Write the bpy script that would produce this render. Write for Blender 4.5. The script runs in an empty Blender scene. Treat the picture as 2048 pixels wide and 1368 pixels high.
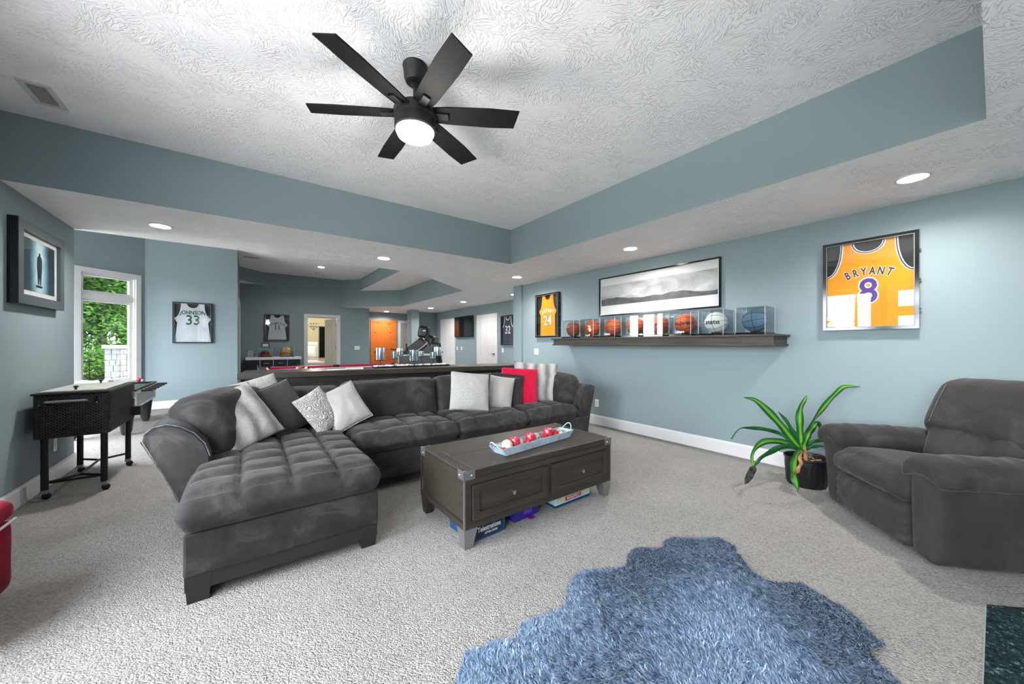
import bpy, bmesh, math, random
import numpy as np
from mathutils import Matrix, Vector, noise
random.seed(7); rng = np.random.default_rng(7)
SC = bpy.context.scene; COL = SC.collection
PI = math.pi
# ------------------------------------------------------------------ camera
FPX, CX, CY, CAMH = 715.0, 1024.0, 689.0, 1.25
YAW = math.atan(528 / 715)
FW = (math.sin(YAW), math.cos(YAW)); RT = (math.cos(YAW), -math.sin(YAW))
cam_d = bpy.data.cameras.new('camera'); cam = bpy.data.objects.new('camera', cam_d); COL.objects.link(cam)
cam_d.sensor_fit = 'HORIZONTAL'; cam_d.sensor_width = 36; cam_d.lens = FPX / 2048 * 36
cam_d.shift_y = (CY - 684) / 2048; cam_d.clip_start = .02; cam_d.clip_end = 200
cam.location = (0, 0, CAMH); cam.rotation_euler = (PI / 2, 0, -YAW)
SC.camera = cam
# ------------------------------------------------------------------ sky, light, exposure
world = bpy.data.worlds.new('overcast_sky'); SC.world = world; world.use_nodes = True
bg = world.node_tree.nodes['Background']; bg.inputs[0].default_value = (.90, .95, 1, 1); bg.inputs[1].default_value = 9.0
SC.view_settings.view_transform = 'Standard'; SC.view_settings.look = 'None'
SC.view_settings.gamma = 1; SC.view_settings.exposure = 1.96; SC.view_settings.use_curve_mapping = False
SC.cycles.max_bounces = 9; SC.cycles.diffuse_bounces = 5; SC.cycles.transparent_max_bounces = 16
SC.cycles.sample_clamp_indirect = 6; SC.cycles.use_denoising = True; SC.cycles.adaptive_threshold = .02


def portal(name, loc, size, rot):
    l = bpy.data.lights.new(name, 'AREA'); l.shape = 'RECTANGLE'; l.size, l.size_y = size; l.energy = 1
    l.cycles.is_portal = True
    o = bpy.data.objects.new(name, l); COL.objects.link(o); o.location = loc; o.rotation_euler = rot
    o['kind'] = 'helper'


# the room's own daylight openings (light portals only guide the sky's light through the windows)
portal('window_left_portal_offscreen', (-1.50, 2.05, 1.475), (1.75, 1.2), (0, -PI / 2, 0))
portal('window_near_left_portal_offscreen', (-1.50, -.35, 1.65), (1.4, 3.05), (0, -PI / 2, 0))
portal('window_bay_left_portal_offscreen', (-3.08, 6.95, 1.3), (2.3, 2.2), (0, -PI / 2, 0))


# ------------------------------------------------------------------ pixel helpers (2048 x 1368 frame)
def ray(x, y):
    return (FW[0] * FPX + RT[0] * (x - CX), FW[1] * FPX + RT[1] * (x - CX), CY - y)


def zp(x, y, z=0):
    d = ray(x, y); t = (z - CAMH) / d[2]; return Vector((d[0] * t, d[1] * t, z))


def xp(x, y, X):
    d = ray(x, y); t = X / d[0]; return Vector((X, d[1] * t, CAMH + d[2] * t))


def yp(x, y, Y):
    d = ray(x, y); t = Y / d[1]; return Vector((d[0] * t, Y, CAMH + d[2] * t))


def dp(x, y, dep):
    d = ray(x, y); t = dep / FPX; return Vector((d[0] * t, d[1] * t, CAMH + d[2] * t))


# ------------------------------------------------------------------ materials
def lin(c):
    return tuple(((v / 255) / 12.92 if v / 255 <= .04045 else ((v / 255 + .055) / 1.055) ** 2.4) for v in c) + (1,)


class NT:
    def __init__(s, m):
        s.t = m.node_tree; s.n = s.t.nodes; s.l = s.t.links; s.b = s.n['Principled BSDF']
        s.out = s.n['Material Output']; s._c = None

    def new(s, typ, **kw):
        n = s.n.new(typ)
        for k, v in kw.items():
            if k in n.inputs.keys(): n.inputs[k].default_value = v
            else: setattr(n, k, v)
        return n

    def link(s, a, b): s.l.new(a, b)

    def coord(s, scale=(1, 1, 1), rot=(0, 0, 0), out='Object'):
        tc = s.new('ShaderNodeTexCoord'); mp = s.new('ShaderNodeMapping')
        mp.inputs['Scale'].default_value = scale; mp.inputs['Rotation'].default_value = rot
        s.link(tc.outputs[out], mp.inputs['Vector']); return mp.outputs[0]

    def ramp(s, fac, stops):
        r = s.new('ShaderNodeValToRGB'); e = r.color_ramp.elements
        while len(e) < len(stops): e.new(.5)
        for el, (p, c) in zip(e, stops): el.position = p; el.color = c if len(c) == 4 else lin(c)
        s.link(fac, r.inputs[0]); return r.outputs[0]

    def bump(s, h, strength=.3, dist=.01):
        b = s.new('ShaderNodeBump'); b.inputs['Strength'].default_value = strength; b.inputs['Distance'].default_value = dist
        s.link(h, b.inputs['Height'])
        if s._c is not None: s.link(s._c, b.inputs['Normal'])
        s._c = b.outputs[0]; s.link(s._c, s.b.inputs['Normal'])

    def noise(s, vec, scale, detail=4, rough=.5, dist=0):
        n = s.new('ShaderNodeTexNoise'); n.inputs['Scale'].default_value = scale; n.inputs['Detail'].default_value = detail
        n.inputs['Roughness'].default_value = rough; n.inputs['Distortion'].default_value = dist
        s.link(vec, n.inputs['Vector']); return n.outputs[0]


MATS = {}


def mat(name, col, rough=.6, metal=0, spec=.4, col2=None, nscale=6, bump=None, bscale=60, sheen=0, emit=None, stretch=(1, 1, 1), coat=0):
    if name in MATS: return MATS[name]
    m = bpy.data.materials.new(name); m.use_nodes = True; t = NT(m); b = t.b
    b.inputs['Base Color'].default_value = lin(col); b.inputs['Roughness'].default_value = rough
    b.inputs['Metallic'].default_value = metal; b.inputs['Specular IOR Level'].default_value = spec
    if sheen: b.inputs['Sheen Weight'].default_value = sheen; b.inputs['Sheen Roughness'].default_value = .4
    if coat: b.inputs['Coat Weight'].default_value = coat
    if col2:
        v = t.coord(stretch); f = t.noise(v, nscale, 5, .55)
        t.link(t.ramp(f, [(.32, col), (.68, col2)]), b.inputs['Base Color'])
    if bump:
        v = t.coord(); t.bump(t.noise(v, bscale, 3, .6), bump, .01)
    if emit: b.inputs['Emission Color'].default_value = lin(emit[0]); b.inputs['Emission Strength'].default_value = emit[1]
    MATS[name] = m; return m


def build_mats():
    wall = mat('wall_paint', (130, 145, 150), .7, spec=.2)
    mat('white_paint', (208, 208, 209), .35); mat('cream_paint', (232, 222, 188), .7)
    # ceiling: stomped plaster
    m = mat('ceiling_plaster', (246, 245, 246), .75, spec=.3); t = NT(m)
    v = t.coord((1, 1, 1)); w = t.new('ShaderNodeTexNoise'); w.inputs['Scale'].default_value = 5; t.link(v, w.inputs['Vector'])
    sc = t.new('ShaderNodeVectorMath', operation='MULTIPLY_ADD'); t.link(w.outputs['Color'], sc.inputs[0]); sc.inputs[1].default_value = (.16, .16, 0); t.link(v, sc.inputs[2])
    vo = t.new('ShaderNodeTexVoronoi'); vo.inputs['Scale'].default_value = 6.5; t.link(sc.outputs[0], vo.inputs['Vector'])
    sp = t.new('ShaderNodeSeparateColor'); t.link(vo.outputs['Color'], sp.inputs[0]); an = t.new('ShaderNodeMath', operation='MULTIPLY'); an.inputs[1].default_value = 3.14; t.link(sp.outputs[0], an.inputs[0])
    vr = t.new('ShaderNodeVectorRotate', rotation_type='Z_AXIS'); t.link(sc.outputs[0], vr.inputs['Vector']); t.link(an.outputs[0], vr.inputs['Angle'])
    mp = t.new('ShaderNodeMapping'); mp.inputs['Scale'].default_value = (26, 92, 26); t.link(vr.outputs[0], mp.inputs['Vector'])
    r1 = t.ramp(t.noise(mp.outputs[0], 1.0, 2, .5, .5), [(.47, (0, 0, 0, 1)), (.60, (1, 1, 1, 1))])
    msk = t.ramp(t.noise(v, 4.5, 3), [(.38, (.1, .1, .1, 1)), (.56, (1, 1, 1, 1))])
    mu = t.new('ShaderNodeMath', operation='MULTIPLY'); t.link(r1, mu.inputs[0]); t.link(msk, mu.inputs[1])
    t.bump(mu.outputs[0], .7, .007)
    # carpet: looped pile in ribs
    m = mat('loop_carpet', (186, 183, 182), .95, spec=.1); t = NT(m)
    v = t.coord((95, 95, 95), (0, 0, .62))
    n0 = t.new('ShaderNodeTexNoise'); n0.inputs['Scale'].default_value = .35; t.link(v, n0.inputs['Vector'])
    ad = t.new('ShaderNodeVectorMath', operation='MULTIPLY_ADD'); t.link(n0.outputs['Color'], ad.inputs[0]); ad.inputs[1].default_value = (1.3, 1.3, 0); t.link(v, ad.inputs[2])
    mp = t.new('ShaderNodeMapping'); mp.inputs['Scale'].default_value = (1.0, 1.45, 1); t.link(ad.outputs[0], mp.inputs['Vector'])
    vo = t.new('ShaderNodeTexVoronoi'); vo.inputs['Scale'].default_value = 1.25; vo.inputs['Randomness'].default_value = .72; t.link(mp.outputs[0], vo.inputs['Vector'])
    iv = t.new('ShaderNodeMath', operation='SUBTRACT'); iv.inputs[0].default_value = 1; t.link(vo.outputs['Distance'], iv.inputs[1])
    t.bump(iv.outputs[0], .85, .010)
    c1 = t.ramp(vo.outputs['Color'], [(.0, (122, 119, 117)), (.45, (150, 147, 144)), (1, (166, 163, 160))])
    big = t.ramp(t.noise(t.coord(), 1.7, 4), [(.35, (.92, .92, .92, 1)), (.65, (1, 1, 1, 1))])
    mx = t.new('ShaderNodeMix', data_type='RGBA', blend_type='MULTIPLY'); mx.inputs[0].default_value = 1
    t.link(c1, mx.inputs[6]); t.link(big, mx.inputs[7]); t.link(mx.outputs[2], t.b.inputs['Base Color'])

    def suede(name, a, b, sc=3.2):
        m = mat(name, a, .85, spec=.2, sheen=.1); t = NT(m)
        v = t.coord((1, 1, 1)); f = t.noise(v, sc, 5, .62, 1.4)
        t.link(t.ramp(f, [(.30, a), (.52, tuple((x + y) / 2 for x, y in zip(a, b))), (.60, b), (.75, a)]), t.b.inputs['Base Color'])
        t.bump(t.noise(t.coord(), 160, 2), .12, .004); t.bump(t.noise(t.coord(), 9, 4, .6, .6), .35, .02)
        return m
    suede('suede_charcoal', (34, 33, 33), (60, 58, 58)); suede('suede_recliner', (42, 40, 40), (58, 55, 55), 2.6)
    mat('suede_pillow', (40, 40, 40), .85, sheen=.2, col2=(50, 49, 49), bump=.3, bscale=14)

    def wood(name, a, b, sc=1, rough=.45, ax=(1.2, 14, 14)):
        m = mat(name, a, rough, spec=.4); t = NT(m); v = t.coord(ax)
        f = t.noise(v, 2.2 * sc, 6, .65, .8)
        t.link(t.ramp(f, [(.25, a), (.5, tuple((x + y) / 2 for x, y in zip(a, b))), (.75, b)]), t.b.inputs['Base Color'])
        t.bump(f, .18, .004); return m
    wood('walnut_dark', (36, 32, 28), (64, 57, 49)); wood('walnut_dark_y', (34, 30, 26), (62, 55, 47), ax=(14, 1.2, 14))
    wood('walnut_dark_z', (32, 28, 24), (56, 50, 43), ax=(14, 14, 1.2))
    wood('bar_wood', (40, 35, 30), (74, 67, 58), ax=(.8, 16, 16), rough=.3)
    wood('shelf_wood', (40, 35, 31), (84, 75, 66), ax=(14, 1.0, 14), rough=.5)
    m = wood('knotty_alder', (196, 92, 30), (226, 126, 52), ax=(9, 9, .9)); t = NT(m)
    vo = t.new('ShaderNodeTexVoronoi'); vo.inputs['Scale'].default_value = 5.5; t.link(t.coord((1, 1, .8)), vo.inputs['Vector'])
    k = t.ramp(vo.outputs['Distance'], [(.09, (80, 36, 14)), (.16, (255, 255, 255))])
    old = t.b.inputs['Base Color'].links[0].from_socket
    mx = t.new('ShaderNodeMix', data_type='RGBA', blend_type='MULTIPLY'); mx.inputs[0].default_value = 1
    t.link(old, mx.inputs[6]); t.link(k, mx.inputs[7]); t.link(mx.outputs[2], t.b.inputs['Base Color'])
    mat('black_plastic', (20, 21, 23), .4); mat('black_metal', (24, 24, 26), .45, metal=.3, spec=.5)
    mat('fan_black', (34, 34, 36), .5, spec=.4); mat('fan_blade', (26, 25, 26), .6, spec=.12, col2=(33, 32, 33), nscale=5, stretch=(1, 12, 12))
    mat('steel', (190, 192, 196), .3, metal=1); mat('brushed_steel', (150, 150, 152), .42, metal=.85)
    mat('sofa_wood', (36, 34, 34), .4); mat('black_gloss', (14, 15, 18), .12, spec=.6); mat('white_plastic', (206, 207, 209), .3)
    mat('outlet_white', (238, 239, 240), .35)

    def fur(name, a, b, sc=40, axis=None):
        m = mat(name, a, .95, spec=.1, sheen=.6); t = NT(m); f = t.noise(t.coord((1, 1, 1)), sc, 6, .7, 1)
        t.link(t.ramp(f, [(.3, a), (.7, b)]), t.b.inputs['Base Color']); t.bump(f, .9, .02); return m
    fur('fur_white', (140, 138, 136), (178, 176, 174)); fur('rug_blue', (52, 68, 96), (92, 112, 140), 9)
    m = mat('rug_fibre', (130, 155, 190), .9, spec=.15); t = NT(m); ge = t.new('ShaderNodeNewGeometry')
    t.link(t.ramp(ge.outputs['Random Per Island'], [(.0, (56, 72, 98)), (.3, (94, 115, 142)), (.8, (122, 142, 166)), (1, (160, 174, 192))]), t.b.inputs['Base Color'])
    # striped faux fur (bands across local x)
    m = fur('fur_striped', (196, 194, 192), (224, 222, 220)); t = NT(m)
    wv = t.new('ShaderNodeTexWave'); wv.inputs['Scale'].default_value = 2.2; wv.inputs['Distortion'].default_value = 1.6; wv.inputs['Detail'].default_value = 3; wv.inputs['Detail Scale'].default_value = 4
    t.link(t.coord(), wv.inputs['Vector'])
    r = t.ramp(wv.outputs['Fac'], [(.0, (118, 116, 115)), (.45, (160, 158, 156)), (1, (190, 188, 186))])
    t.link(r, t.b.inputs['Base Color'])
    # raised geometric weave
    m = mat('geo_white', (168, 166, 164), .9, sheen=.3); t = NT(m); br = t.new('ShaderNodeTexBrick')
    br.inputs['Scale'].default_value = 10; br.inputs['Mortar Size'].default_value = .09; br.inputs['Color1'].default_value = br.inputs['Color2'].default_value = (1, 1, 1, 1)
    br.inputs['Mortar'].default_value = (0, 0, 0, 1); t.link(t.coord(rot=(0, 0, .78)), br.inputs['Vector'])
    t.bump(br.outputs['Color'], .9, .04); t.bump(t.noise(t.coord(), 120, 2), .3, .01)
    m = mat('embroidered_ivory', (158, 155, 152), .85, sheen=.3); t = NT(m); vo = t.new('ShaderNodeTexVoronoi'); vo.inputs['Scale'].default_value = 17
    t.link(t.coord(), vo.inputs['Vector']); wv = t.new('ShaderNodeMath', operation='SINE'); ml = t.new('ShaderNodeMath', operation='MULTIPLY'); ml.inputs[1].default_value = 32
    t.link(vo.outputs['Distance'], ml.inputs[0]); t.link(ml.outputs[0], wv.inputs[0]); t.bump(wv.outputs[0], .6, .01)
    mat('satin_silver', (150, 147, 144), .5, spec=.5, sheen=.3, bump=.35, bscale=16)
    m = mat('knit_red', (196, 6, 58), .9, spec=.15, sheen=.2); t = NT(m); wv = t.new('ShaderNodeTexWave'); wv.inputs['Scale'].default_value = 40; wv.inputs['Distortion'].default_value = 3
    t.link(t.coord(), wv.inputs['Vector']); t.bump(wv.outputs['Fac'], .6, .008)
    mat('red_velvet', (122, 4, 34), .9, spec=.1, sheen=.05, col2=(140, 8, 44), nscale=5)
    # plants
    m = mat('leaf_striped', (40, 120, 50), .35, spec=.5); t = NT(m); tc = t.new('ShaderNodeTexCoord'); sx = t.new('ShaderNodeSeparateXYZ'); t.link(tc.outputs['UV'], sx.inputs[0])
    t.link(t.ramp(sx.outputs[0], [(.0, (18, 70, 36)), (.28, (30, 98, 40)), (.38, (104, 160, 40)), (.47, (56, 122, 40)), (.52, (124, 176, 52)), (.62, (104, 160, 40)), (.72, (30, 98, 40)), (1, (18, 70, 36))]), t.b.inputs['Base Color'])
    mat('leaf_dark', (22, 70, 38), .35, spec=.5, col2=(38, 100, 46), nscale=14)
    mat('leaf_dry', (178, 134, 92), .8, col2=(120, 88, 60)); mat('leaf_dead', (78, 75, 70), .9, col2=(26, 25, 23), nscale=22)
    mat('soil', (52, 40, 32), .95, bump=.6, bscale=60)
    # balls, jerseys
    mat('ball_orange', (196, 88, 44), .5, bump=.25, bscale=500); mat('ball_brown', (150, 76, 48), .5, bump=.25, bscale=500)
    mat('ball_white', (226, 224, 218), .45, bump=.2, bscale=500); mat('ball_slate', (86, 112, 136), .5, bump=.2, bscale=500)
    mat('ink_black', (16, 16, 18), .6); mat('ink_white', (212, 212, 214), .6); mat('ink_green', (14, 74, 54), .6); mat('ink_navy', (24, 40, 84), .6)
    mat('ink_purple', (66, 38, 116), .6); mat('ink_navy_purple', (30, 24, 62), .6); mat('ink_red', (176, 30, 50), .6); mat('ink_gray', (120, 122, 124), .6)
    mat('jersey_gold', (222, 136, 6), .75, col2=(210, 124, 2), nscale=3, bump=.4, bscale=7); mat('jersey_white', (186, 190, 196), .75, col2=(170, 176, 186), nscale=5, bump=.4, bscale=9)
    mat('jersey_navy', (52, 60, 82), .8, col2=(38, 44, 62)); mat('mat_black', (16, 20, 24), .7); mat('mat_navy', (18, 34, 70), .7)
    def schlick(t, f0=.04):
        ge = t.new('ShaderNodeNewGeometry'); dt = t.new('ShaderNodeVectorMath', operation='DOT_PRODUCT'); t.link(ge.outputs['Normal'], dt.inputs[0]); t.link(ge.outputs['Incoming'], dt.inputs[1])
        ab = t.new('ShaderNodeMath', operation='ABSOLUTE'); t.link(dt.outputs['Value'], ab.inputs[0]); su = t.new('ShaderNodeMath', operation='SUBTRACT'); su.inputs[0].default_value = 1; t.link(ab.outputs[0], su.inputs[1])
        pw = t.new('ShaderNodeMath', operation='POWER'); pw.inputs[1].default_value = 5; t.link(su.outputs[0], pw.inputs[0]); ma = t.new('ShaderNodeMath', operation='MULTIPLY_ADD'); t.link(pw.outputs[0], ma.inputs[0]); ma.inputs[1].default_value = 1 - f0; ma.inputs[2].default_value = f0; return ma
    m = bpy.data.materials.new('clear_glass'); m.use_nodes = True; MATS['clear_glass'] = m; t = NT(m)
    tr = t.new('ShaderNodeBsdfTransparent'); gl = t.new('ShaderNodeBsdfGlossy'); gl.inputs['Roughness'].default_value = .01
    fr = schlick(t); mx = t.new('ShaderNodeMixShader')
    t.link(fr.outputs[0], mx.inputs[0]); t.link(tr.outputs[0], mx.inputs[1]); t.link(gl.outputs[0], mx.inputs[2]); t.link(mx.outputs[0], t.out.inputs['Surface'])
    m = bpy.data.materials.new('acrylic'); m.use_nodes = True; MATS['acrylic'] = m; t = NT(m)
    tr = t.new('ShaderNodeBsdfTransparent'); tr.inputs[0].default_value = (.93, .95, .96, 1); gl = t.new('ShaderNodeBsdfGlossy'); gl.inputs['Roughness'].default_value = .02
    fr = schlick(t); mx = t.new('ShaderNodeMixShader')
    t.link(fr.outputs[0], mx.inputs[0]); t.link(tr.outputs[0], mx.inputs[1]); t.link(gl.outputs[0], mx.inputs[2]); t.link(mx.outputs[0], t.out.inputs['Surface'])
    m = bpy.data.materials.new('silvered_glass'); m.use_nodes = True; MATS['silvered_glass'] = m; t = NT(m)
    tr = t.new('ShaderNodeBsdfTransparent'); tr.inputs[0].default_value = (.8, .85, .9, 1); gl = t.new('ShaderNodeBsdfGlossy'); gl.inputs['Roughness'].default_value = .06
    mx = t.new('ShaderNodeMixShader'); mx.inputs[0].default_value = .45
    t.link(tr.outputs[0], mx.inputs[1]); t.link(gl.outputs[0], mx.inputs[2]); t.link(mx.outputs[0], t.out.inputs['Surface'])
    mat('lamp_lens', (255, 255, 255), .4, emit=((255, 250, 244), 5)); mat('lamp_bowl', (255, 255, 255), .4, emit=((255, 250, 242), 3.2))
    m = mat('granite_green', (28, 44, 46), .12, spec=.6); t = NT(m); f = t.noise(t.coord(), 55, 5, .75, .5)
    t.link(t.ramp(f, [(.42, (16, 28, 32)), (.58, (40, 62, 64)), (.70, (120, 146, 146))]), t.b.inputs['Base Color'])
    mat('grout', (150, 160, 160), .8); mat('felt_red', (166, 16, 62), .9, sheen=.3)
    mat('tray_blue', (138, 158, 176), .6, col2=(176, 192, 204), nscale=16); mat('candle_red', (166, 16, 50), .3, spec=.6, col2=(196, 40, 70), nscale=40, coat=.4)
    mat('rattan_white', (226, 218, 204), .8, col2=(170, 150, 128), nscale=70, bump=.6, bscale=90); mat('deco_red', (196, 34, 28), .4, col2=(150, 20, 24), nscale=60, bump=.4, bscale=90)
    mat('deco_dark', (44, 50, 58), .5, col2=(110, 116, 122), nscale=60); mat('deco_gray', (176, 178, 176), .5, col2=(120, 122, 120), nscale=60)
    mat('box_blue', (18, 62, 104), .4); mat('box_navy', (22, 40, 66), .4); mat('box_purple', (48, 36, 128), .35); mat('box_violet', (82, 66, 190), .4); mat('tag_purple', (110, 16, 120), .5)
    mat('box_cream', (214, 206, 182), .5, col2=(150, 176, 130), nscale=14); mat('box_lightblue', (168, 204, 214), .5)
    mat('stone_gray', (104, 106, 112), .9, col2=(80, 82, 88), nscale=10, bump=.6, bscale=24); mat('foliage', (46, 72, 28), 1, spec=.02, col2=(24, 44, 16), nscale=2)
    mat('foliage_bright', (76, 104, 34), 1, spec=.02, col2=(44, 70, 22), nscale=4); mat('bark', (40, 34, 30), .9); mat('porch_wood', (84, 80, 74), .9); mat('iron', (10, 10, 11), .9, spec=.05); mat('cap_stone', (122, 121, 118), .9); mat('lawn', (70, 78, 54), 1, spec=.02, col2=(92, 98, 72), nscale=1.2)
    mat('helmet_yellow', (240, 168, 24), .2, spec=.6); mat('helmet_red', (196, 22, 52), .25, spec=.6); mat('quilt_white', (236, 235, 234), .9, bump=.5, bscale=14)
    mat('concrete', (150, 148, 142), .9); mat('pale_bounce', (200, 198, 194), .9, col2=(188, 186, 182), nscale=2); mat('weave_black', (44, 43, 43), .5, spec=.4); mat('weave_gray', (104, 102, 99), .5); mat('lid_gray', (178, 180, 174), .4, metal=.2)
    mat('chair_leather', (26, 27, 29), .4, spec=.5); mat('chair_shell', (58, 60, 62), .35); mat('piping_white', (196, 198, 200), .5)
    mat('tv_screen', (10, 18, 20), .08, spec=.7); mat('pebble_white', (236, 236, 234), .7, col2=(206, 204, 200), nscale=30)
    mat('towel_stripe', (220, 220, 226), .9); mat('frame_gray', (70, 80, 84), .45, spec=.4); mat('mat_board', (212, 216, 216), .8)
    mat('cabinet_navy', (28, 34, 48), .35); mat('stone_top', (228, 230, 232), .3); mat('letter_gray', (176, 180, 184), .5)


build_mats()
M = MATS


# ------------------------------------------------------------------ geometry helpers
class MB:
    def __init__(s, Mx=None): s.v = []; s.f = []; s.M = Mx

    def add(s, vs, fs, Mx=None):
        o = len(s.v); Mx = Mx or s.M
        s.v += [tuple(Mx @ Vector(p)) for p in vs] if Mx else [tuple(p) for p in vs]
        s.f += [tuple(i + o for i in f) for f in fs]; return s

    def box(s, x0, x1, y0, y1, z0, z1, bev=0, Mx=None):
        if bev:
            bm = bmesh.new(); bmesh.ops.create_cube(bm, size=1)
            for v in bm.verts: v.co = Vector(((x0 + x1) / 2 + v.co.x * (x1 - x0), (y0 + y1) / 2 + v.co.y * (y1 - y0), (z0 + z1) / 2 + v.co.z * (z1 - z0)))
            bmesh.ops.bevel(bm, geom=bm.edges[:], offset=bev, segments=2, affect='EDGES', profile=.5)
            bm.verts.index_update(); s.add([v.co for v in bm.verts], [[v.index for v in f.verts] for f in bm.faces], Mx); bm.free(); return s
        vs = [(x, y, z) for z in (z0, z1) for y in (y0, y1) for x in (x0, x1)]
        return s.add(vs, [(0, 2, 3, 1), (4, 5, 7, 6), (0, 1, 5, 4), (2, 6, 7, 3), (0, 4, 6, 2), (1, 3, 7, 5)], Mx)

    def prism(s, poly, z0, z1, Mx=None):
        n = len(poly); a = sum(poly[i][0] * poly[(i + 1) % n][1] - poly[(i + 1) % n][0] * poly[i][1] for i in range(n))
        if a < 0: poly = poly[::-1]
        vs = [(x, y, z0) for x, y in poly] + [(x, y, z1) for x, y in poly]
        return s.add(vs, [tuple(range(n))[::-1], tuple(range(n, 2 * n))] + [(i, (i + 1) % n, n + (i + 1) % n, n + i) for i in range(n)], Mx)

    def lathe(s, prof, n=20, Mx=None, cap=True):
        vs = [(r * math.cos(2 * PI * k / n), r * math.sin(2 * PI * k / n), z) for r, z in prof for k in range(n)]
        fs = [(i * n + k, i * n + (k + 1) % n, (i + 1) * n + (k + 1) % n, (i + 1) * n + k) for i in range(len(prof) - 1) for k in range(n)]
        if cap: fs += [tuple(range(n))[::-1], tuple((len(prof) - 1) * n + k for k in range(n))]
        return s.add(vs, fs, Mx)

    def cyl(s, c, r, z0, z1, n=16, r2=None, Mx=None):
        T = Matrix.Translation((c[0], c[1], 0)); return s.lathe([(r, z0), (r if r2 is None else r2, z1)], n, (Mx or s.M or Matrix()) @ T)

    def tube(s, pts, r, n=8, Mx=None, closed=False):
        pts = [Vector(p) for p in pts]; vs = []; m = len(pts); up = None
        for i, p in enumerate(pts):
            a = pts[(i - 1) % m] if (closed or i > 0) else p; b = pts[(i + 1) % m] if (closed or i < m - 1) else p
            t = (b - a).normalized()
            if up is None: up = t.orthogonal().normalized()
            up = (up - t * up.dot(t)); up = up.normalized() if up.length > 1e-6 else t.orthogonal().normalized(); w = t.cross(up)
            rr = r[i] if isinstance(r, (list, tuple)) else r
            vs += [p + (up * math.cos(2 * PI * k / n) + w * math.sin(2 * PI * k / n)) * rr for k in range(n)]
        fs = [(i * n + k, i * n + (k + 1) % n, ((i + 1) % m) * n + (k + 1) % n, ((i + 1) % m) * n + k) for i in range(m if closed else m - 1) for k in range(n)]
        if not closed: fs += [tuple(range(n))[::-1], tuple((m - 1) * n + k for k in range(n))]
        return s.add(vs, fs, Mx)

    def sphere(s, c, r, n=16, sc=(1, 1, 1), Mx=None):
        m = max(6, n // 2 + 1); prof = [(max(1e-4, r * math.sin(PI * i / m)), -r * math.cos(PI * i / m)) for i in range(m + 1)]
        T = Matrix.Translation(c) @ Matrix.Diagonal((*sc, 1)); return s.lathe(prof, n, (Mx or s.M or Matrix()) @ T)

    def bar(s, a, b, w, h, Mx=None):
        a = Vector(a); b = Vector(b); t = (b - a).normalized(); u = t.cross(Vector((0, 0, 1)))
        u = u.normalized() if u.length > 1e-4 else Vector((1, 0, 0)); q = u.cross(t)
        vs = [p + u * x * w / 2 + q * y * h / 2 for p in (a, b) for x, y in ((-1, -1), (1, -1), (1, 1), (-1, 1))]
        return s.add(vs, [(0, 1, 2, 3), (7, 6, 5, 4), (0, 4, 5, 1), (1, 5, 6, 2), (2, 6, 7, 3), (3, 7, 4, 0)], Mx)

    def mesh(s, name):
        me = bpy.data.meshes.new(name); me.from_pydata(s.v, [], s.f); me.update(); return me

    def build(s, name, m, parent=None, smooth=None, kind=None):
        return link(name, s.mesh(name), m, parent, smooth, kind)


def fixn(me):
    bm = bmesh.new(); bm.from_mesh(me); bmesh.ops.recalc_face_normals(bm, faces=bm.faces[:]); bm.to_mesh(me); bm.free()


def link(name, me, m, parent=None, smooth=None, kind=None):
    if len(me.polygons) < 60000: fixn(me)
    o = bpy.data.objects.new(name, me); COL.objects.link(o)
    for q in (m if isinstance(m, (list, tuple)) else [m]): me.materials.append(M[q] if isinstance(q, str) else q)
    if smooth is not None:
        me.polygons.foreach_set('use_smooth', [True] * len(me.polygons))
        if smooth < 180: me.set_sharp_from_angle(angle=math.radians(smooth))
    if parent: o.parent = parent
    if kind: o['kind'] = kind
    return o


def tag(o, label, cat, group=None):
    o['label'] = label; o['category'] = cat
    if group: o['group'] = group
    return o


def thing(name, label, cat, loc=(0, 0, 0), rz=0, group=None, basis=None):
    o = bpy.data.objects.new(name, None); COL.objects.link(o); o.empty_display_size = .1
    if basis:
        x, y, z = (Vector(b) for b in basis); mm = Matrix((x, y, z)).transposed().to_4x4(); mm.translation = loc; o.matrix_world = mm
    else: o.location = loc; o.rotation_euler = (0, 0, rz)
    return tag(o, label, cat, group)


def struct(name, mb, m, parent=None, smooth=None):
    o = mb.build(name, m, parent, smooth)
    if not parent: o['kind'] = 'structure'
    return o


def dup(root, loc=None, label=None, group=None, rz=None):
    r = root.copy(); COL.objects.link(r)
    if loc is not None: r.location = loc
    if rz is not None: r.rotation_euler = (0, 0, rz)
    if label: r['label'] = label
    if group: r['group'] = group
    for ch in list(root.children):
        c = ch.copy(); COL.objects.link(c); c.parent = r
        for g in ch.children: d = g.copy(); COL.objects.link(d); d.parent = c
    return r


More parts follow.
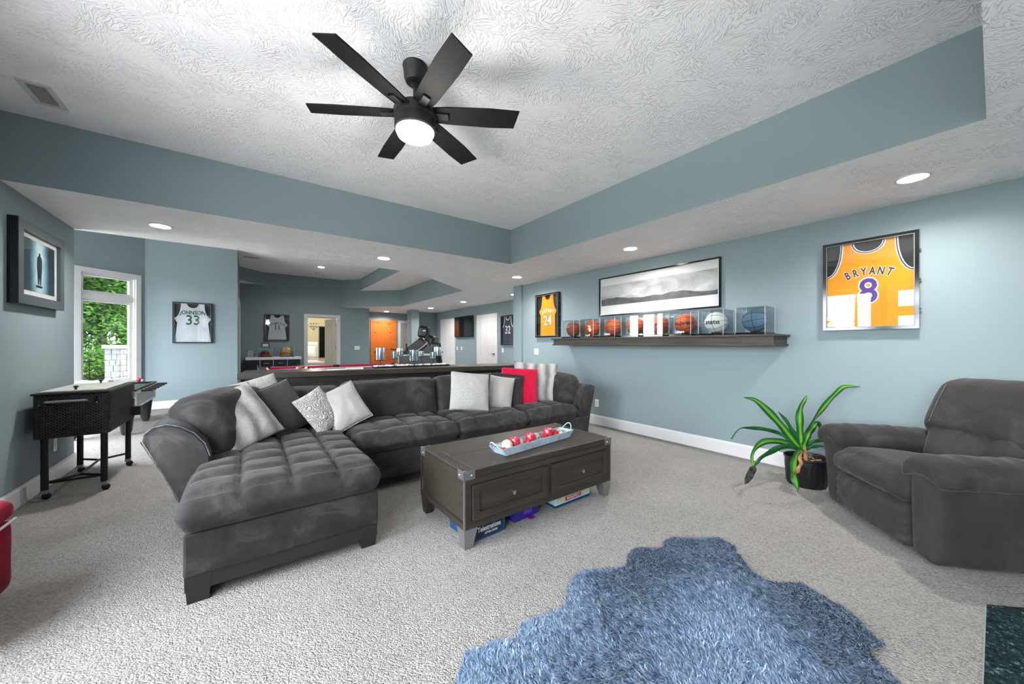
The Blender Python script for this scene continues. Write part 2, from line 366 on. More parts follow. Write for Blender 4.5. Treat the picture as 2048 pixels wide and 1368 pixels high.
def softbox(sx, sy, sz, r, n=(16, 16, 8), fn=None, Mx=None):
    """rounded box centred on the origin; fn(p, u, v, w) moves its points (u, v, w in -1..1)"""
    h = (sx / 2, sy / 2, sz / 2); idx = {}; vs = []; fs = []

    def vert(i, j, k):
        key = (i, j, k)
        if key not in idx:
            u, v, w = (2 * i / n[0] - 1, 2 * j / n[1] - 1, 2 * k / n[2] - 1); p = Vector((u * h[0], v * h[1], w * h[2]))
            q = Vector(tuple(max(-(h[a] - r), min(h[a] - r, p[a])) for a in range(3))); d = p - q
            if d.length > 1e-9: p = q + d.normalized() * r
            if fn: p = fn(p, u, v, w)
            idx[key] = len(vs); vs.append(p)
        return idx[key]
    a, b, c = n
    for i in range(a):
        for j in range(b):
            for k in (0, c): q = [vert(i, j, k), vert(i + 1, j, k), vert(i + 1, j + 1, k), vert(i, j + 1, k)]; fs.append(q if k else q[::-1])
    for i in range(a):
        for k in range(c):
            for j in (0, b): q = [vert(i, j, k), vert(i, j, k + 1), vert(i + 1, j, k + 1), vert(i + 1, j, k)]; fs.append(q if j else q[::-1])
    for j in range(b):
        for k in range(c):
            for i in (0, a): q = [vert(i, j, k), vert(i, j + 1, k), vert(i, j + 1, k + 1), vert(i, j, k + 1)]; fs.append(q if i else q[::-1])
    return MB().add(vs, fs, Mx)


def nz(p, s, seed=0): return noise.noise(Vector((p[0] * s + seed * 7.3, p[1] * s - seed * 3.1, p[2] * s + seed)))


def pillow(w, h, t, n=26, pinch=.06, wr=.006, seed=0, Mx=None):
    vs = []; fs = []; id0 = {}; id1 = {}
    for i in range(n + 1):
        for j in range(n + 1):
            u = 2 * i / n - 1; v = 2 * j / n - 1; edge = i in (0, n) or j in (0, n)
            x = w / 2 * u * (1 - pinch * (1 - v * v)); y = h / 2 * v * (1 - pinch * (1 - u * u))
            k = (max(0, 1 - u ** 2) ** .55) * (max(0, 1 - v ** 2) ** .55)
            a = nz((x, y, 0), 7, seed) * wr * 1.6 + nz((x, y, 0), 18, seed) * wr
            id0[i, j] = len(vs); vs.append((x, y, t / 2 * k + a * min(1, k * 3)))
            if edge: id1[i, j] = id0[i, j]
            else: id1[i, j] = len(vs); vs.append((x, y, -t / 2 * k))
    for i in range(n):
        for j in range(n):
            fs.append((id0[i, j], id0[i + 1, j], id0[i + 1, j + 1], id0[i, j + 1])); fs.append((id1[i, j], id1[i, j + 1], id1[i + 1, j + 1], id1[i + 1, j]))
    return MB().add(vs, fs, Mx)


TXT = {}


def text(s, size=1.0, off=0.0, ext=.0, space=1.0):
    key = (s, size, off, ext, space)
    if key in TXT: return TXT[key]
    cu = bpy.data.curves.new('t', 'FONT'); cu.body = s; cu.size = size; cu.align_x = 'CENTER'; cu.align_y = 'CENTER'; cu.offset = off; cu.extrude = ext; cu.space_character = space; cu.resolution_u = 3
    o = bpy.data.objects.new('t', cu); me = o.to_mesh(); r = ([v.co.copy() for v in me.vertices], [tuple(p.vertices) for p in me.polygons])
    o.to_mesh_clear(); bpy.data.objects.remove(o); bpy.data.curves.remove(cu); TXT[key] = r; return r


def lettering(name, s, size, m, parent, loc=(0, 0, 0), off=0, sx=1, sy=1, space=1.0, shear=0, fn=None, rot=None):
    vs, fs = text(s, size, off, 0, space); out = []
    for v in vs:
        p = Vector((v.x * sx + v.y * shear, v.y * sy, 0)); p = fn(p) if fn else p
        if rot: p = rot @ p
        out.append(p + Vector(loc))
    me = bpy.data.meshes.new(name); me.from_pydata(out, [], fs); me.update()
    o = bpy.data.objects.new(name, me); COL.objects.link(o); me.materials.append(M[m]); o.parent = parent; return o


def arc_text(name, s, size, m, parent, cx, cy, R, step, z, off=0, sx=1):
    """letters set on an arch"""
    mb = MB(); n = len(s)
    for i, c in enumerate(s):
        a = (i - (n - 1) / 2) * step; vs, fs = text(c, size, off)
        T = Matrix.Translation((cx + R * math.sin(a), cy + R * (math.cos(a) - 1), z)) @ Matrix.Rotation(-a, 4, 'Z') @ Matrix.Diagonal((sx, 1, 1, 1)); mb.add(vs, fs, T)
    me = mb.mesh(name); o = bpy.data.objects.new(name, me); COL.objects.link(o); me.materials.append(M[m]); o.parent = parent; return o


BR = ((0, -1, 0), (0, 0, 1), (-1, 0, 0))     # facing -X: on the right-hand walls
BL = ((0, 1, 0), (0, 0, 1), (1, 0, 0))       # facing +X: on the left-hand wall
BB = ((1, 0, 0), (0, 0, 1), (0, -1, 0))      # facing -Y: on the back walls
S2 = math.sqrt(.5)
BW = ((S2, S2, 0), (0, 0, 1), (S2, -S2, 0))  # the angled bay wall

# ================================================================== THE ROOM
LOW, TRAY, HI = 2.43, 2.93, 3.28


def wall(name, p0, p1, z0, z1, holes=(), side=1, t=.12, m='wall_paint'):
    """a wall whose room face runs p0-p1; its thickness goes to the left (side=1) or right of that direction"""
    p0 = Vector(p0); p1 = Vector(p1); d = (p1 - p0); L = d.length; d.normalize(); nrm = Vector((-d.y, d.x)) * side
    T = Matrix(((d.x, nrm.x, 0, p0.x), (d.y, nrm.y, 0, p0.y), (0, 0, 1, 0), (0, 0, 0, 1)))
    S = sorted({0, L, *[h[0] for h in holes], *[h[1] for h in holes]}); Z = sorted({z0, z1, *[h[2] for h in holes], *[h[3] for h in holes]}); mb = MB()
    for a, b in zip(S, S[1:]):
        run = []
        for c, e in zip(Z, Z[1:]):
            if any(h[0] <= (a + b) / 2 <= h[1] and h[2] <= (c + e) / 2 <= h[3] for h in holes): continue
            if run and abs(run[-1][1] - c) < 1e-6: run[-1][1] = e
            else: run.append([c, e])
        for c, e in run: mb.box(a, b, 0, t, c, e, Mx=T)
    return struct(name, mb, m)


fl = MB(); fl.box(-3.3, 5.9, -2.9, 13.7, -.1, 0)
struct('floor', fl, 'loop_carpet')
wall('wall_right', (4.4, 5.6), (4.4, -2.6), 0, LOW + .1)
wall('wall_left', (-1.43, -2.6), (-1.43, 5.6), 0, 3.0, [(.7, 3.8, .95, 2.35), (4.05, 5.25, .6, 2.35)])
wall('wall_near', (4.4, -2.6), (-1.43, -2.6), 0, LOW + .1)
wall('wall_left_return', (-1.55, 5.6), (-3.0, 5.6), 0, 3.4, side=1, t=.12)
wall('wall_bay_left', (-3.0, 5.6), (-3.0, 8.243), 0, 3.4, [(.25, 2.45, .12, 2.45)])
wall('wall_bay', (-3.0, 8.243), (-1.583, 9.66), 0, 3.4, [(2.004 - .925, 2.004 - .155, .58, 2.47)])
wall('wall_alcove', (-1.583, 9.66), (-.18, 9.66), 0, 3.4)
wall('wall_alcove_side', (-.18, 9.775), (-.18, 12.25), 0, 3.4, [(.335, 2.085, 0, 2.2)])
wall('wall_back', (-.18, 12.25), (3.2, 12.25), 0, 3.4, [(1.605, 2.425, 0, 2.08)])
wall('wall_recess_side', (3.2, 12.37), (3.2, 13.42), 0, 2.5)
wall('wall_recess', (3.08, 13.42), (5.76, 13.42), 0, 2.5)
wall('wall_back_right', (4.72, 12.43), (5.64, 12.43), 0, 2.5)
wall('wall_far_right', (5.64, 13.42), (5.64, 5.72), 0, 2.5)
wall('wall_far_return', (5.76, 5.84), (4.52, 5.84), 0, 2.5, side=1)
pl = MB(); pl.box(4.36, 4.6, 5.595, 5.86, 0, LOW); struct('trim_1', pl, 'wall_paint')
pl = MB(); pl.box(4.43, 4.70, 11.71, 12.1, 0, LOW); struct('trim_2', pl, 'wall_paint')


def ceil_piece(name, polys):
    """white underside, blue upright faces"""
    mb = MB()
    for poly, z0, z1 in polys: mb.prism(poly, z0, z1)
    me = mb.mesh(name); o = link(name, me, ['ceiling_plaster', 'wall_paint']); o['kind'] = 'structure'
    for p in me.polygons: p.material_index = 1 if abs(p.normal.z) < .5 else 0
    return o


ceil_piece('ceiling_near_soffit', [([(-1.55, -2.72), (4.52, -2.72), (4.52, .03), (-1.55, .03)], LOW, 3.5)])
ceil_piece('ceiling_right_soffit', [([(3.105, .03), (4.52, .03), (4.52, 4.235), (3.105, 4.235)], LOW, 3.5)])
ceil_piece('ceiling_back_soffit', [([(-1.55, 4.235), (5.76, 4.235), (5.76, 10.9), (3.815, 10.9), (3.8, 6.95), (2.66, 6.03), (2.3, 5.66), (-1.55, 5.62)], LOW, 3.5)])
ceil_piece('ceiling_far_soffit', [([(3.815, 10.9), (5.76, 10.9), (5.76, 13.54), (2.34, 13.54), (2.34, 12.27)], LOW, 3.5)])
ceil_piece('ceiling_step', [([(2.8, 5.9), (3.9, 6.6), (3.9, 12.3), (2.8, 12.3)], TRAY, 3.5)])
ceil_piece('ceiling_corner_soffit', [([(-.18, 12.25), (.38, 12.25), (-.18, 11.69)], TRAY, 3.5)])
cl = MB(); cl.box(-1.5, 3.2, 0, 4.3, TRAY, 3.05); struct('ceiling', cl, 'ceiling_plaster')
cl = MB(); cl.box(-3.2, 3.0, 5.55, 12.4, HI, 3.4); struct('ceiling_high', cl, 'ceiling_plaster')


def baseboard(name, p0, p1, side=1):
    p0 = Vector(p0); p1 = Vector(p1); d = (p1 - p0); L = d.length; d.normalize(); nrm = Vector((-d.y, d.x)) * side
    T = Matrix(((d.x, nrm.x, 0, p0.x), (d.y, nrm.y, 0, p0.y), (0, 0, 1, 0), (0, 0, 0, 1)))
    mb = MB(T); mb.box(0, L, 0, .016, 0, .125); mb.add([(0, 0, .125), (0, .016, .125), (0, .007, .147), (0, 0, .147), (L, 0, .125), (L, .016, .125), (L, .007, .147), (L, 0, .147)], [(0, 1, 2, 3), (7, 6, 5, 4), (1, 5, 6, 2), (2, 6, 7, 3), (0, 4, 5, 1), (3, 7, 4, 0)])
    struct(name, mb, 'white_paint')


baseboard('baseboard_right', (4.4, 5.59), (4.4, -2.6), -1); baseboard('baseboard_left', (-1.43, -2.6), (-1.43, 5.6), -1)
baseboard('baseboard_alcove', (-1.583, 9.66), (-.18, 9.66), -1); baseboard('baseboard_bay', (-3.0, 8.243), (-1.583, 9.66), -1)
baseboard('baseboard_back', (-.18, 12.25), (1.34, 12.25), -1); baseboard('baseboard_far_right', (5.64, 10.84), (5.64, 9.44), -1)


# ------------------------------------------------------------------ windows (local x right, y up, z into the room)
def window(name, loc, basis, w, z0, z1, trans=None, mull=0, cas=.08):
    x, y, z = (Vector(b) for b in basis); mm = Matrix((x, y, z)).transposed().to_4x4(); mm.translation = loc
    o = bpy.data.objects.new(name, None); COL.objects.link(o); o.matrix_world = mm; o['kind'] = 'structure'
    h = w / 2
    c = MB(); c.box(-h - cas, -h, z0 - cas, z1 + cas, 0, .02); c.box(h, h + cas, z0 - cas, z1 + cas, 0, .02); c.box(-h, h, z1, z1 + cas, 0, .02); c.box(-h - .02, h + .02, z0 - cas, z0, 0, .03)
    c.build('window_casing', 'white_paint', o)
    j = MB(); j.box(-h, -h + .015, z0, z1, -.12, 0); j.box(h - .015, h, z0, z1, -.12, 0); j.box(-h, h, z1 - .015, z1, -.12, 0); j.box(-h, h, z0, z0 + .015, -.12, 0); j.build('window_jamb', 'white_paint', o)
    bays = [(z0, z1)] if trans is None else [(z0, trans - .045), (trans + .045, z1)]
    if trans: q = MB(); q.box(-h, h, trans - .045, trans + .045, -.09, -.02); q.build('transom_bar', 'white_paint', o)
    xs = [-h + .015 + k * (w - .03) / (mull + 1) for k in range(mull + 2)]
    for a, b in bays:
        for k in range(mull + 1):
            f = MB(); xa, xb = xs[k], xs[k + 1]; s = .05
            f.box(xa, xa + s, a, b, -.085, -.04); f.box(xb - s, xb, a, b, -.085, -.04); f.box(xa + s, xb - s, b - s, b, -.085, -.04); f.box(xa + s, xb - s, a, a + s, -.085, -.04)
            sash = f.build('window_sash', 'white_paint', o)
            g = MB(); g.box(xa + s - .005, xb - s + .005, a + s - .005, b - s + .005, -.066, -.062); g.build('window_pane', 'clear_glass', sash)
    return o


c0 = Vector((-1.583, 9.66, 0)) - Vector((S2, S2, 0)) * .54
window('window_1', c0, BW, .77, .58, 2.47, trans=2.075)
window('window_2', (-1.43, -.35, 0), BL, 3.1, .95, 2.35, trans=1.9, mull=2)
window('window_3', (-1.43, 2.05, 0), BL, 1.2, .6, 2.35)
window('window_4', (-3.0, 6.95, 0), BL, 2.2, .12, 2.45, mull=1)


# ------------------------------------------------------------------ doors
def door(name, loc, basis, w, h, m='white_paint', fm=None, handle=1, panels=2, cas=.085, jamb=.09, leaf=True):
    x, y, z = (Vector(b) for b in basis); mm = Matrix((x, y, z)).transposed().to_4x4(); mm.translation = loc
    o = bpy.data.objects.new(name, None); COL.objects.link(o); o.matrix_world = mm; o['kind'] = 'structure'; hw = w / 2; fm = fm or m
    c = MB(); c.box(-hw - cas, -hw, 0, h + cas, 0, .022); c.box(hw, hw + cas, 0, h + cas, 0, .022); c.box(-hw, hw, h, h + cas, 0, .022); c.build('door_casing', fm, o)
    if leaf:
        d = MB(); d.box(-hw, hw, 0, h, -.02, .004); lf = d.build('door_leaf', m, o)
        rail = MB()
        for (a, b, e, f) in ((-hw, -hw + .12, 0, h), (hw - .12, hw, 0, h), (-hw + .12, hw - .12, 0, .24), (-hw + .12, hw - .12, h - .14, h), (-hw + .12, hw - .12, .82, .96)): rail.box(a, b, e, f, .003, .014)
        rail.build('door_rail', m, lf)
        n = panels
        for k in range(n):
            a = -hw + .125 + k * (w - .25) / n; b = a + (w - .25) / n - .008
            for e, f in ((.25, .81), (.97, h - .15)): p = MB(); p.box(a, b, e, f, .003, .009, bev=.002); p.build('door_panel', m, lf)
        hd = MB(); hx = handle * (hw - .07); hd.sphere((hx, .98, .02), .028, 12, (1, 1, .3)); hd.bar((hx, .98, .045), (hx - handle * .1, .98, .045), .016, .016); hd.cyl((0, 0), .009, .0, .05, 8, Mx=Matrix.Translation((hx, .98, 0)))
        hd.build('door_handle', 'black_metal', lf)
    return o


door('door_1', (5.64, 11.415, 0), BR, .96, 2.06, panels=3, handle=-1)
door('door_2', (5.64, 8.87, 0), BR, .94, 2.05, panels=2, handle=1)
door('door_3', (4.02, 13.42, 0), BB, .76, 2.06, 'knotty_alder', panels=1, handle=-1)
door('door_4', (5.0, 13.42, 0), BB, .70, 2.07, 'concrete', 'white_paint', panels=2)
d5 = door('door_5', (1.835, 12.25, 0), BB, .82, 2.08, leaf=False)
jm = MB(); jm.box(-.41, -.395, 0, 2.08, -.14, 0); jm.box(.395, .41, 0, 2.08, -.14, 0); jm.box(-.41, .41, 2.065, 2.08, -.14, 0); jm.build('door_jamb', 'white_paint', d5)
lf = MB(Matrix.Translation((.39, 0, -.14)) @ Matrix.Rotation(math.radians(-76), 4, 'Y'))
lf.box(-.78, 0, 0, 2.06, -.035, 0); lf = lf.build('door_leaf', 'white_paint', d5)
pn = MB(Matrix.Translation((.39, 0, -.14)) @ Matrix.Rotation(math.radians(-76), 4, 'Y'))
pn.box(-.68, -.42, .25, .85, 0, .008, bev=.002); pn.box(-.36, -.1, .25, .85, 0, .008, bev=.002); pn.box(-.68, -.42, 1.0, 1.92, 0, .008, bev=.002); pn.box(-.36, -.1, 1.0, 1.92, 0, .008, bev=.002); pn.build('door_panel', 'white_paint', lf)
for zz in (.35, 1.1, 1.8): hg = MB(); hg.box(.382, .396, zz, zz + .09, -.16, -.10); hg.build('door_hinge', 'brushed_steel', d5)
# glazed side door in the alcove's return wall
d6 = door('door_6', (-.18, 10.985, 0), BL, 1.75, 2.2, leaf=False)
g = MB(); g.box(-.875, .875, 0, 2.2, -.09, -.05); lf = g.build('door_leaf', 'white_paint', d6)
for a in (-.8, .05): g = MB(); g.box(a, a + .75, 1.32, 2.05, -.052, -.046); g.build('door_pane', 'black_gloss', lf)

# ------------------------------------------------------------------ hearth slab (bottom right)
hs = bpy.data.objects.new('floor_hearth', None); COL.objects.link(hs); hs['kind'] = 'structure'
b_ = MB(); b_.prism([(2.835, .03), (3.6, -.735), (3.6, -1.1), (1.75, -1.1), (1.75, .03)], 0, .006); b_.build('grout_bed', 'grout', hs)
for poly in ([(2.832, .027), (2.503, .027), (2.503, -.5), (2.503, -1.09), (3.59, -1.09), (3.59, -.735)], [(2.497, .027), (1.76, .027), (1.76, -.5), (2.497, -.5)], [(2.497, -.506), (1.76, -.506), (1.76, -1.09), (2.497, -1.09)]):
    q = MB(); q.prism(poly, 0, .012); q.build('granite_tile', 'granite_green', hs)


# ------------------------------------------------------------------ outside the windows
gd = MB(); gd.box(-60, 60, -60, 60, -.3, -.17); struct('ground', gd, 'lawn')
gd = MB(); gd.box(-9.5, -1.6, -12, 8.4, -.2, -.15); gd.box(-1.6, 9, -12, -2.75, -.2, -.15); struct('ground_bounce', gd, 'pale_bounce')  # unseen pale ground, added to bounce neutral daylight up to the ceiling


def leafball(mb, c, r, n, sz, seed):
    rr = random.Random(seed)
    for _ in range(n):
        d = Vector((rr.gauss(0, 1), rr.gauss(0, 1), rr.gauss(0, 1))).normalized() * r * rr.uniform(.55, 1); p = Vector(c) + Vector((d.x, d.y, d.z * 1.1))
        a = Vector((rr.gauss(0, 1), rr.gauss(0, 1), rr.gauss(0, .6))).normalized() * sz * rr.uniform(.6, 1.3); b = a.orthogonal().normalized() * sz * .45
        mb.add([p - a, p + b, p + a, p - b], [(0, 1, 2, 3)])


def tree(loc, h, r, n, sz, m, label, seed, group='trees outside the windows'):
    t = thing('tree', label, 'tree', loc, group=group)
    k = MB(); k.tube([(0, 0, -.2), (.1, 0, h * .4), (.0, .1, h * .8)], [.16, .12, .04], 8); k.build('trunk', 'bark', t, 60)
    f = MB(); rr = random.Random(seed)
    for q in range(9): leafball(f, (rr.uniform(-r, r) * .6, rr.uniform(-r, r) * .6, h * rr.uniform(.25, .95)), r * .6, n // 9, sz, seed * 31 + q)
    f.build('foliage', m, t, kind='stuff'); return t


tree((-4.1, 18.2, -.15), 5.4, 1.7, 22000, .085, 'foliage', 'leafy dark green tree filling the view through the bay window', 3)
tree((-8.6, 22.9, -.15), 7.4, 2.3, 9000, .2, 'foliage', 'tall dark green tree behind the leafy tree outside', 9)
tree((-.9, 24.4, -.15), 7.6, 2.4, 9000, .2, 'foliage_bright', 'light green tree far behind the stone pillar outside the bay window', 5)
tree((-9.0, 17.4, -.15), 5.6, 1.9, 6000, .17, 'foliage', 'dark green tree at the far side of the iron fence outside', 8)
tree((-4.8, 32.0, -.15), 9.0, 2.6, 7000, .26, 'foliage', 'tallest dark tree at the back of the garden', 12)


def conifer(loc, h, label, seed):
    t = thing('conifer', label, 'tree', loc, group='conifers across the lawn'); k = MB(); k.tube([(0, 0, -.1), (0, 0, h)], [.12, .03], 6); k.build('trunk', 'bark', t)
    f = MB(); rr = random.Random(seed)
    for i in range(90):
        z = h * (.15 + .83 * i / 90); L = (1 - z / h) * h * .32 + .12; a = rr.uniform(0, 2 * PI); d = Vector((math.cos(a), math.sin(a), rr.uniform(-.25, .15)))
        s = Vector((-d.y, d.x, 0)) * L * .16; p = Vector((0, 0, z)); f.add([p, p + d * L * .5 + s, p + d * L, p + d * L * .5 - s], [(0, 1, 2, 3)])
    f.build('foliage', 'foliage', t, kind='stuff')


for i, (x, y, h) in enumerate([(-16, 4.2, 4.3), (-17.5, 3.2, 3.6), (-15, 2.0, 3.2), (-18, 6.0, 5), (-16, .2, 4)]):
    conifer((x, y, -.15), h, 'thin conifer standing on the lawn beyond the left windows', i)
# porch beam, stone pillar and iron fence outside the bay window
T = Matrix.Translation((-3.35, 10.75, 0)) @ Matrix.Rotation(-PI / 4, 4, 'Z')
pb = MB(); pb.box(-6.5, -1.2, 9.8, 13.4, 2.92, 3.05); pb = struct('roof_porch', pb, 'porch_wood')
o = thing('stone_pillar', 'grey stone block pillar with a flat cap outside the bay window', 'pillar', (-3.03, 14.9, -.15), -.2); o.scale = (.68, .68, 1)
cp = MB(); cp.box(-.30, .30, -.30, .30, 1.28, 1.38, bev=.01); cp.build('cap', 'cap_stone', o)
co = MB(); co.box(-.2, .2, -.2, .2, 0, 1.28); co.build('core', 'cap_stone', o)
rr = random.Random(2)
for fc in range(4):
    Rz = Matrix.Rotation(fc * PI / 2, 4, 'Z')
    for r_ in range(8):
        xa = -.23
        while xa < .22:
            w = rr.uniform(.13, .26); xb = min(.23, xa + w); xb = .23 if .23 - xb < .08 else xb
            s = MB(Rz); s.box(xa + .006, xb - .006, -.235 - rr.uniform(0, .015), -.195, r_ * .16 + .006, r_ * .16 + .154, bev=.006); s.build('stone', 'stone_gray', o); xa = xb
o = thing('iron_fence', 'black iron bar fence beside the stone pillar outside', 'fence', (-3.4, 14.7, -.15), .35)
b = MB(); b.box(-2.6, 0, -.015, .015, .12, .15); b.box(-2.6, 0, -.015, .015, .92, .95); b.build('rail', 'iron', o)
for k in range(22): b = MB(); b.box(-2.6 + k * .12 - .008, -2.6 + k * .12 + .008, -.008, .008, 0, 1.0); b.build('bar', 'iron', o)

hg = thing('hedge', 'low dense dark hedge behind the iron fence', 'hedge', (-4.2, 16.2, -.15), .35)
f = MB()
for k in range(14): leafball(f, (-3.2 + k * .5, .1 * (k % 3), .62), .75, 1000, .06, 400 + k)
f.build('foliage', 'foliage', hg, kind='stuff'); f = MB(); f.box(-2.7, 2.7, -.15, .15, 0, .5); f.build('branches', 'bark', hg)

# ------------------------------------------------------------------ bedroom beyond the open door
fb = MB(); fb.box(.2, 3.08, 12.37, 16.2, -.1, 0); struct('floor_bedroom', fb, 'loop_carpet')
for nm, a in dict(wall_bedroom_back=(.2, 3.08, 16.1, 16.2), wall_bedroom_left=(.1, .2, 12.37, 16.2), wall_bedroom_right=(2.98, 3.08, 13.55, 16.2)).items(): q = MB(); q.box(*a, 0, 2.6); struct(nm, q, 'cream_paint')
q = MB(); q.box(.1, 3.08, 12.37, 16.2, 2.6, 2.7); struct('ceiling_bedroom', q, 'ceiling_plaster')
bl = bpy.data.lights.new('bedroom_lamp_offscreen', 'POINT'); bl.energy = 10; bl.color = (1, .95, .86); bl.shadow_soft_size = .2  # unseen lamp added to light the bedroom; its fixture is inferred
o = thing('inferred_lamp_offscreen', 'unseen inferred flush lamp on the bedroom ceiling', 'lamp', (1.9, 14.3, 2.6)); q = MB(); q.lathe([(.16, 0), (.15, -.06), (.08, -.09)], 20); q.build('shade', 'lamp_lens', o, 50)
lo = bpy.data.objects.new('bedroom_lamp_offscreen', bl); COL.objects.link(lo); lo.parent = o; lo.location = (0, 0, -.30)
bd = thing('bed', 'white quilted bed with a tall tufted headboard in the bedroom', 'bed', (1.35, 14.2, 0))
q = softbox(1.5, 2.0, .32, .08, (12, 14, 4), Mx=Matrix.Translation((0, .1, .52))); q.build('mattress', 'quilt_white', bd, 180)
q = MB(); q.box(-.75, .75, -.85, 1.05, .08, .38); q.build('base', 'quilt_white', bd)
for x in (-.68, .68):
    for y in (-.78, .98): q = MB(); q.box(x - .03, x + .03, y - .03, y + .03, 0, .09); q.build('leg', 'sofa_wood', bd)
q = softbox(1.6, .12, 1.2, .05, (20, 3, 16), lambda p, u, v, w: p + Vector((0, -.02 * abs(math.sin(p.x * 16) * math.sin(p.z * 16)), 0)), Mx=Matrix.Translation((0, 1.16, .75))); q.build('headboard', 'quilt_white', bd, 180)
BPL = ('plump white pillow at the headboard of the bedroom bed', 'white pillow beside the nightstand on the bedroom bed', 'small white pillow lying in front on the bedroom bed')
for k, (x, y, z, w, h, a) in enumerate([(-.3, .75, .98, .7, .55, -60), (.35, .62, .98, .66, .55, -55), (.1, .32, .9, .5, .42, -45)]):
    q = pillow(w, h, .2, 12, seed=k, Mx=Matrix.Rotation(math.radians(-a), 4, 'X')); q = q.build('bed_pillow', 'quilt_white', None, 180); q.location = Vector((1.35 + x, 14.2 + y, z)); tag(q, BPL[k], 'pillow', 'pillows on the bed')
o = thing('nightstand', 'pale wooden nightstand beside the bedroom bed', 'nightstand', (2.36, 14.9, 0))
q = MB(); q.box(-.2, .2, -.2, .2, .1, .6, bev=.01); q.build('body', 'cream_paint', o); q = MB(); q.box(-.18, .18, -.21, -.198, .36, .56); q.build('drawer', 'cream_paint', o)
for x in (-.16, .16):
    for y in (-.16, .16): q = MB(); q.box(x - .02, x + .02, y - .02, y + .02, 0, .1); q.build('leg', 'cream_paint', o)
o = thing('wall_mirror', 'tall narrow dark framed mirror in the bedroom', 'mirror', (2.45, 16.1, 1.35), basis=BB)
q = MB(); q.box(-.14, .14, -.6, .6, 0, .02); q.build('glass', 'black_gloss', o); q = MB(); q.box(-.17, -.14, -.63, .63, 0, .03); q.box(.14, .17, -.63, .63, 0, .03); q.box(-.14, .14, .6, .63, 0, .03); q.box(-.14, .14, -.63, -.6, 0, .03); q.build('frame', 'frame_gray', o)
o = thing('wall_art', 'black cut-out leaf decoration above the bed on the cream wall', 'wall art', (2.1, 16.1, 1.98), basis=BB)
q = MB()
for k in range(5): a = PI / 2 + (k - 2) * .45; q.bar((0, -.16, .01), (.24 * math.cos(a), -.16 + .3 * math.sin(a), .01), .012, .008)
for k in range(6): q.sphere(((k % 3 - 1) * .1, -.02 + (k // 3) * .12, .012), .026, 8, (1.6, .7, .2))
q.build('leaf_sprig', 'ink_gray', o)

# ================================================================== CEILING FAN AND LAMPS
FX, FY = .812, 2.085
fan = thing('ceiling_fan', 'black six-blade ceiling fan with a glowing white light bowl', 'ceiling fan', (FX, FY, TRAY))
q = MB(); q.lathe([(.072, 0), (.074, -.010), (.070, -.015), (.064, -.08), (.054, -.10), (.03, -.108)], 28); q.build('canopy', 'fan_black', fan, 40)
q = MB(); q.lathe([(.022, -.105), (.026, -.125), (.012, -.135), (.012, -.24)], 16); q.build('downrod', 'fan_black', fan, 40)
q = MB(); q.lathe([(.02, -.215), (.055, -.225), (.10, -.25), (.125, -.275), (.125, -.315), (.118, -.32), (.118, -.335), (.11, -.36)], 36); hub = q.build('motor', 'fan_black', fan, 35)
q = MB(); q.lathe([(.05, -.325), (.117, -.33), (.12, -.335), (.12, -.385), (.112, -.392)], 36); q.build('light_ring', 'fan_black', fan, 35)
q = MB(); q.lathe([(.112, -.375), (.112, -.40), (.10, -.425), (.07, -.44), (.02, -.446)], 32); q.build('light_bowl', 'lamp_bowl', fan, 60)
for k in range(6):
    R_ = Matrix.Rotation(math.radians(28.4 + 60 * k), 4, 'Z') @ Matrix.Translation((0, 0, -.288))
    P_ = R_ @ Matrix.Rotation(math.radians(-13), 4, 'X')
    q = MB(P_); q.prism([(.10, -.052), (.20, -.060), (.45, -.066), (.628, -.058), (.602, .066), (.45, .070), (.20, .062), (.10, .054)], -.004, .004); bl_ = q.build('blade', 'fan_blade', fan)
    q = MB(P_); q.box(.10, .20, -.022, .022, -.016, -.004, bev=.003); q.build('blade_bracket', 'fan_black', bl_)
pl_ = bpy.data.lights.new('fan_bulb', 'POINT'); pl_.energy = 5; pl_.color = (1, .96, .9); pl_.shadow_soft_size = .1
lo = bpy.data.objects.new('fan_bulb', pl_); COL.objects.link(lo); lo.parent = fan; lo.location = (0, 0, -.56)


def downlight(p, z, label, r=.075, e=6):
    o = thing('recessed_light', label, 'ceiling light', (p[0], p[1], z), group='recessed ceiling lights')
    q = MB(); q.lathe([(r + .018, 0), (r + .016, -.006), (r + .002, -.008), (r, .0)], 24, cap=False); q.build('trim_ring', 'white_paint', o, 40)
    q = MB(); q.lathe([(r, -.004), (.01, -.004)], 24); q.build('lens', 'lamp_lens', o)
    l = bpy.data.lights.new('bulb', 'AREA'); l.shape = 'DISK'; l.size = .13; l.energy = e; l.color = (1, .96, .91); l.spread = math.radians(150)
    b = bpy.data.objects.new('bulb', l); COL.objects.link(b); b.parent = o; b.location = (0, 0, -.02)


for p, z, lb in (((-.70, 4.93), LOW, 'recessed downlight in the soffit near the framed dark print'), ((1.49, 4.96), LOW, 'recessed downlight in the soffit above the bar table'),
                 ((3.78, 2.67), LOW, 'recessed downlight over the panoramic print and display shelf'), ((3.78, 4.975), LOW, 'recessed downlight in the soffit corner by the pilaster'),
                 ((3.78, .35), LOW, 'recessed downlight over the large gold number 8 jersey'), ((3.97, 12.9), LOW, 'recessed downlight in front of the knotty orange door'),
                 ((4.75, 10.86), LOW, 'recessed downlight between the square column and the white door'), ((4.785, 8.73), LOW, 'recessed downlight in front of the wall television'),
                 ((1.54, 10.5), HI, 'recessed downlight in the high ceiling above the console cabinet'), ((5.05, 6.75), LOW, 'recessed downlight behind the pilaster by the navy jersey')):
    downlight(p, z, lb)
o = thing('smoke_detector', 'small round white smoke detector on the high ceiling', 'smoke detector', (1.565, 11.37, HI)); q = MB(); q.lathe([(.065, 0), (.065, -.02), (.05, -.032), (.02, -.035)], 20); q.build('body', 'white_plastic', o, 40)
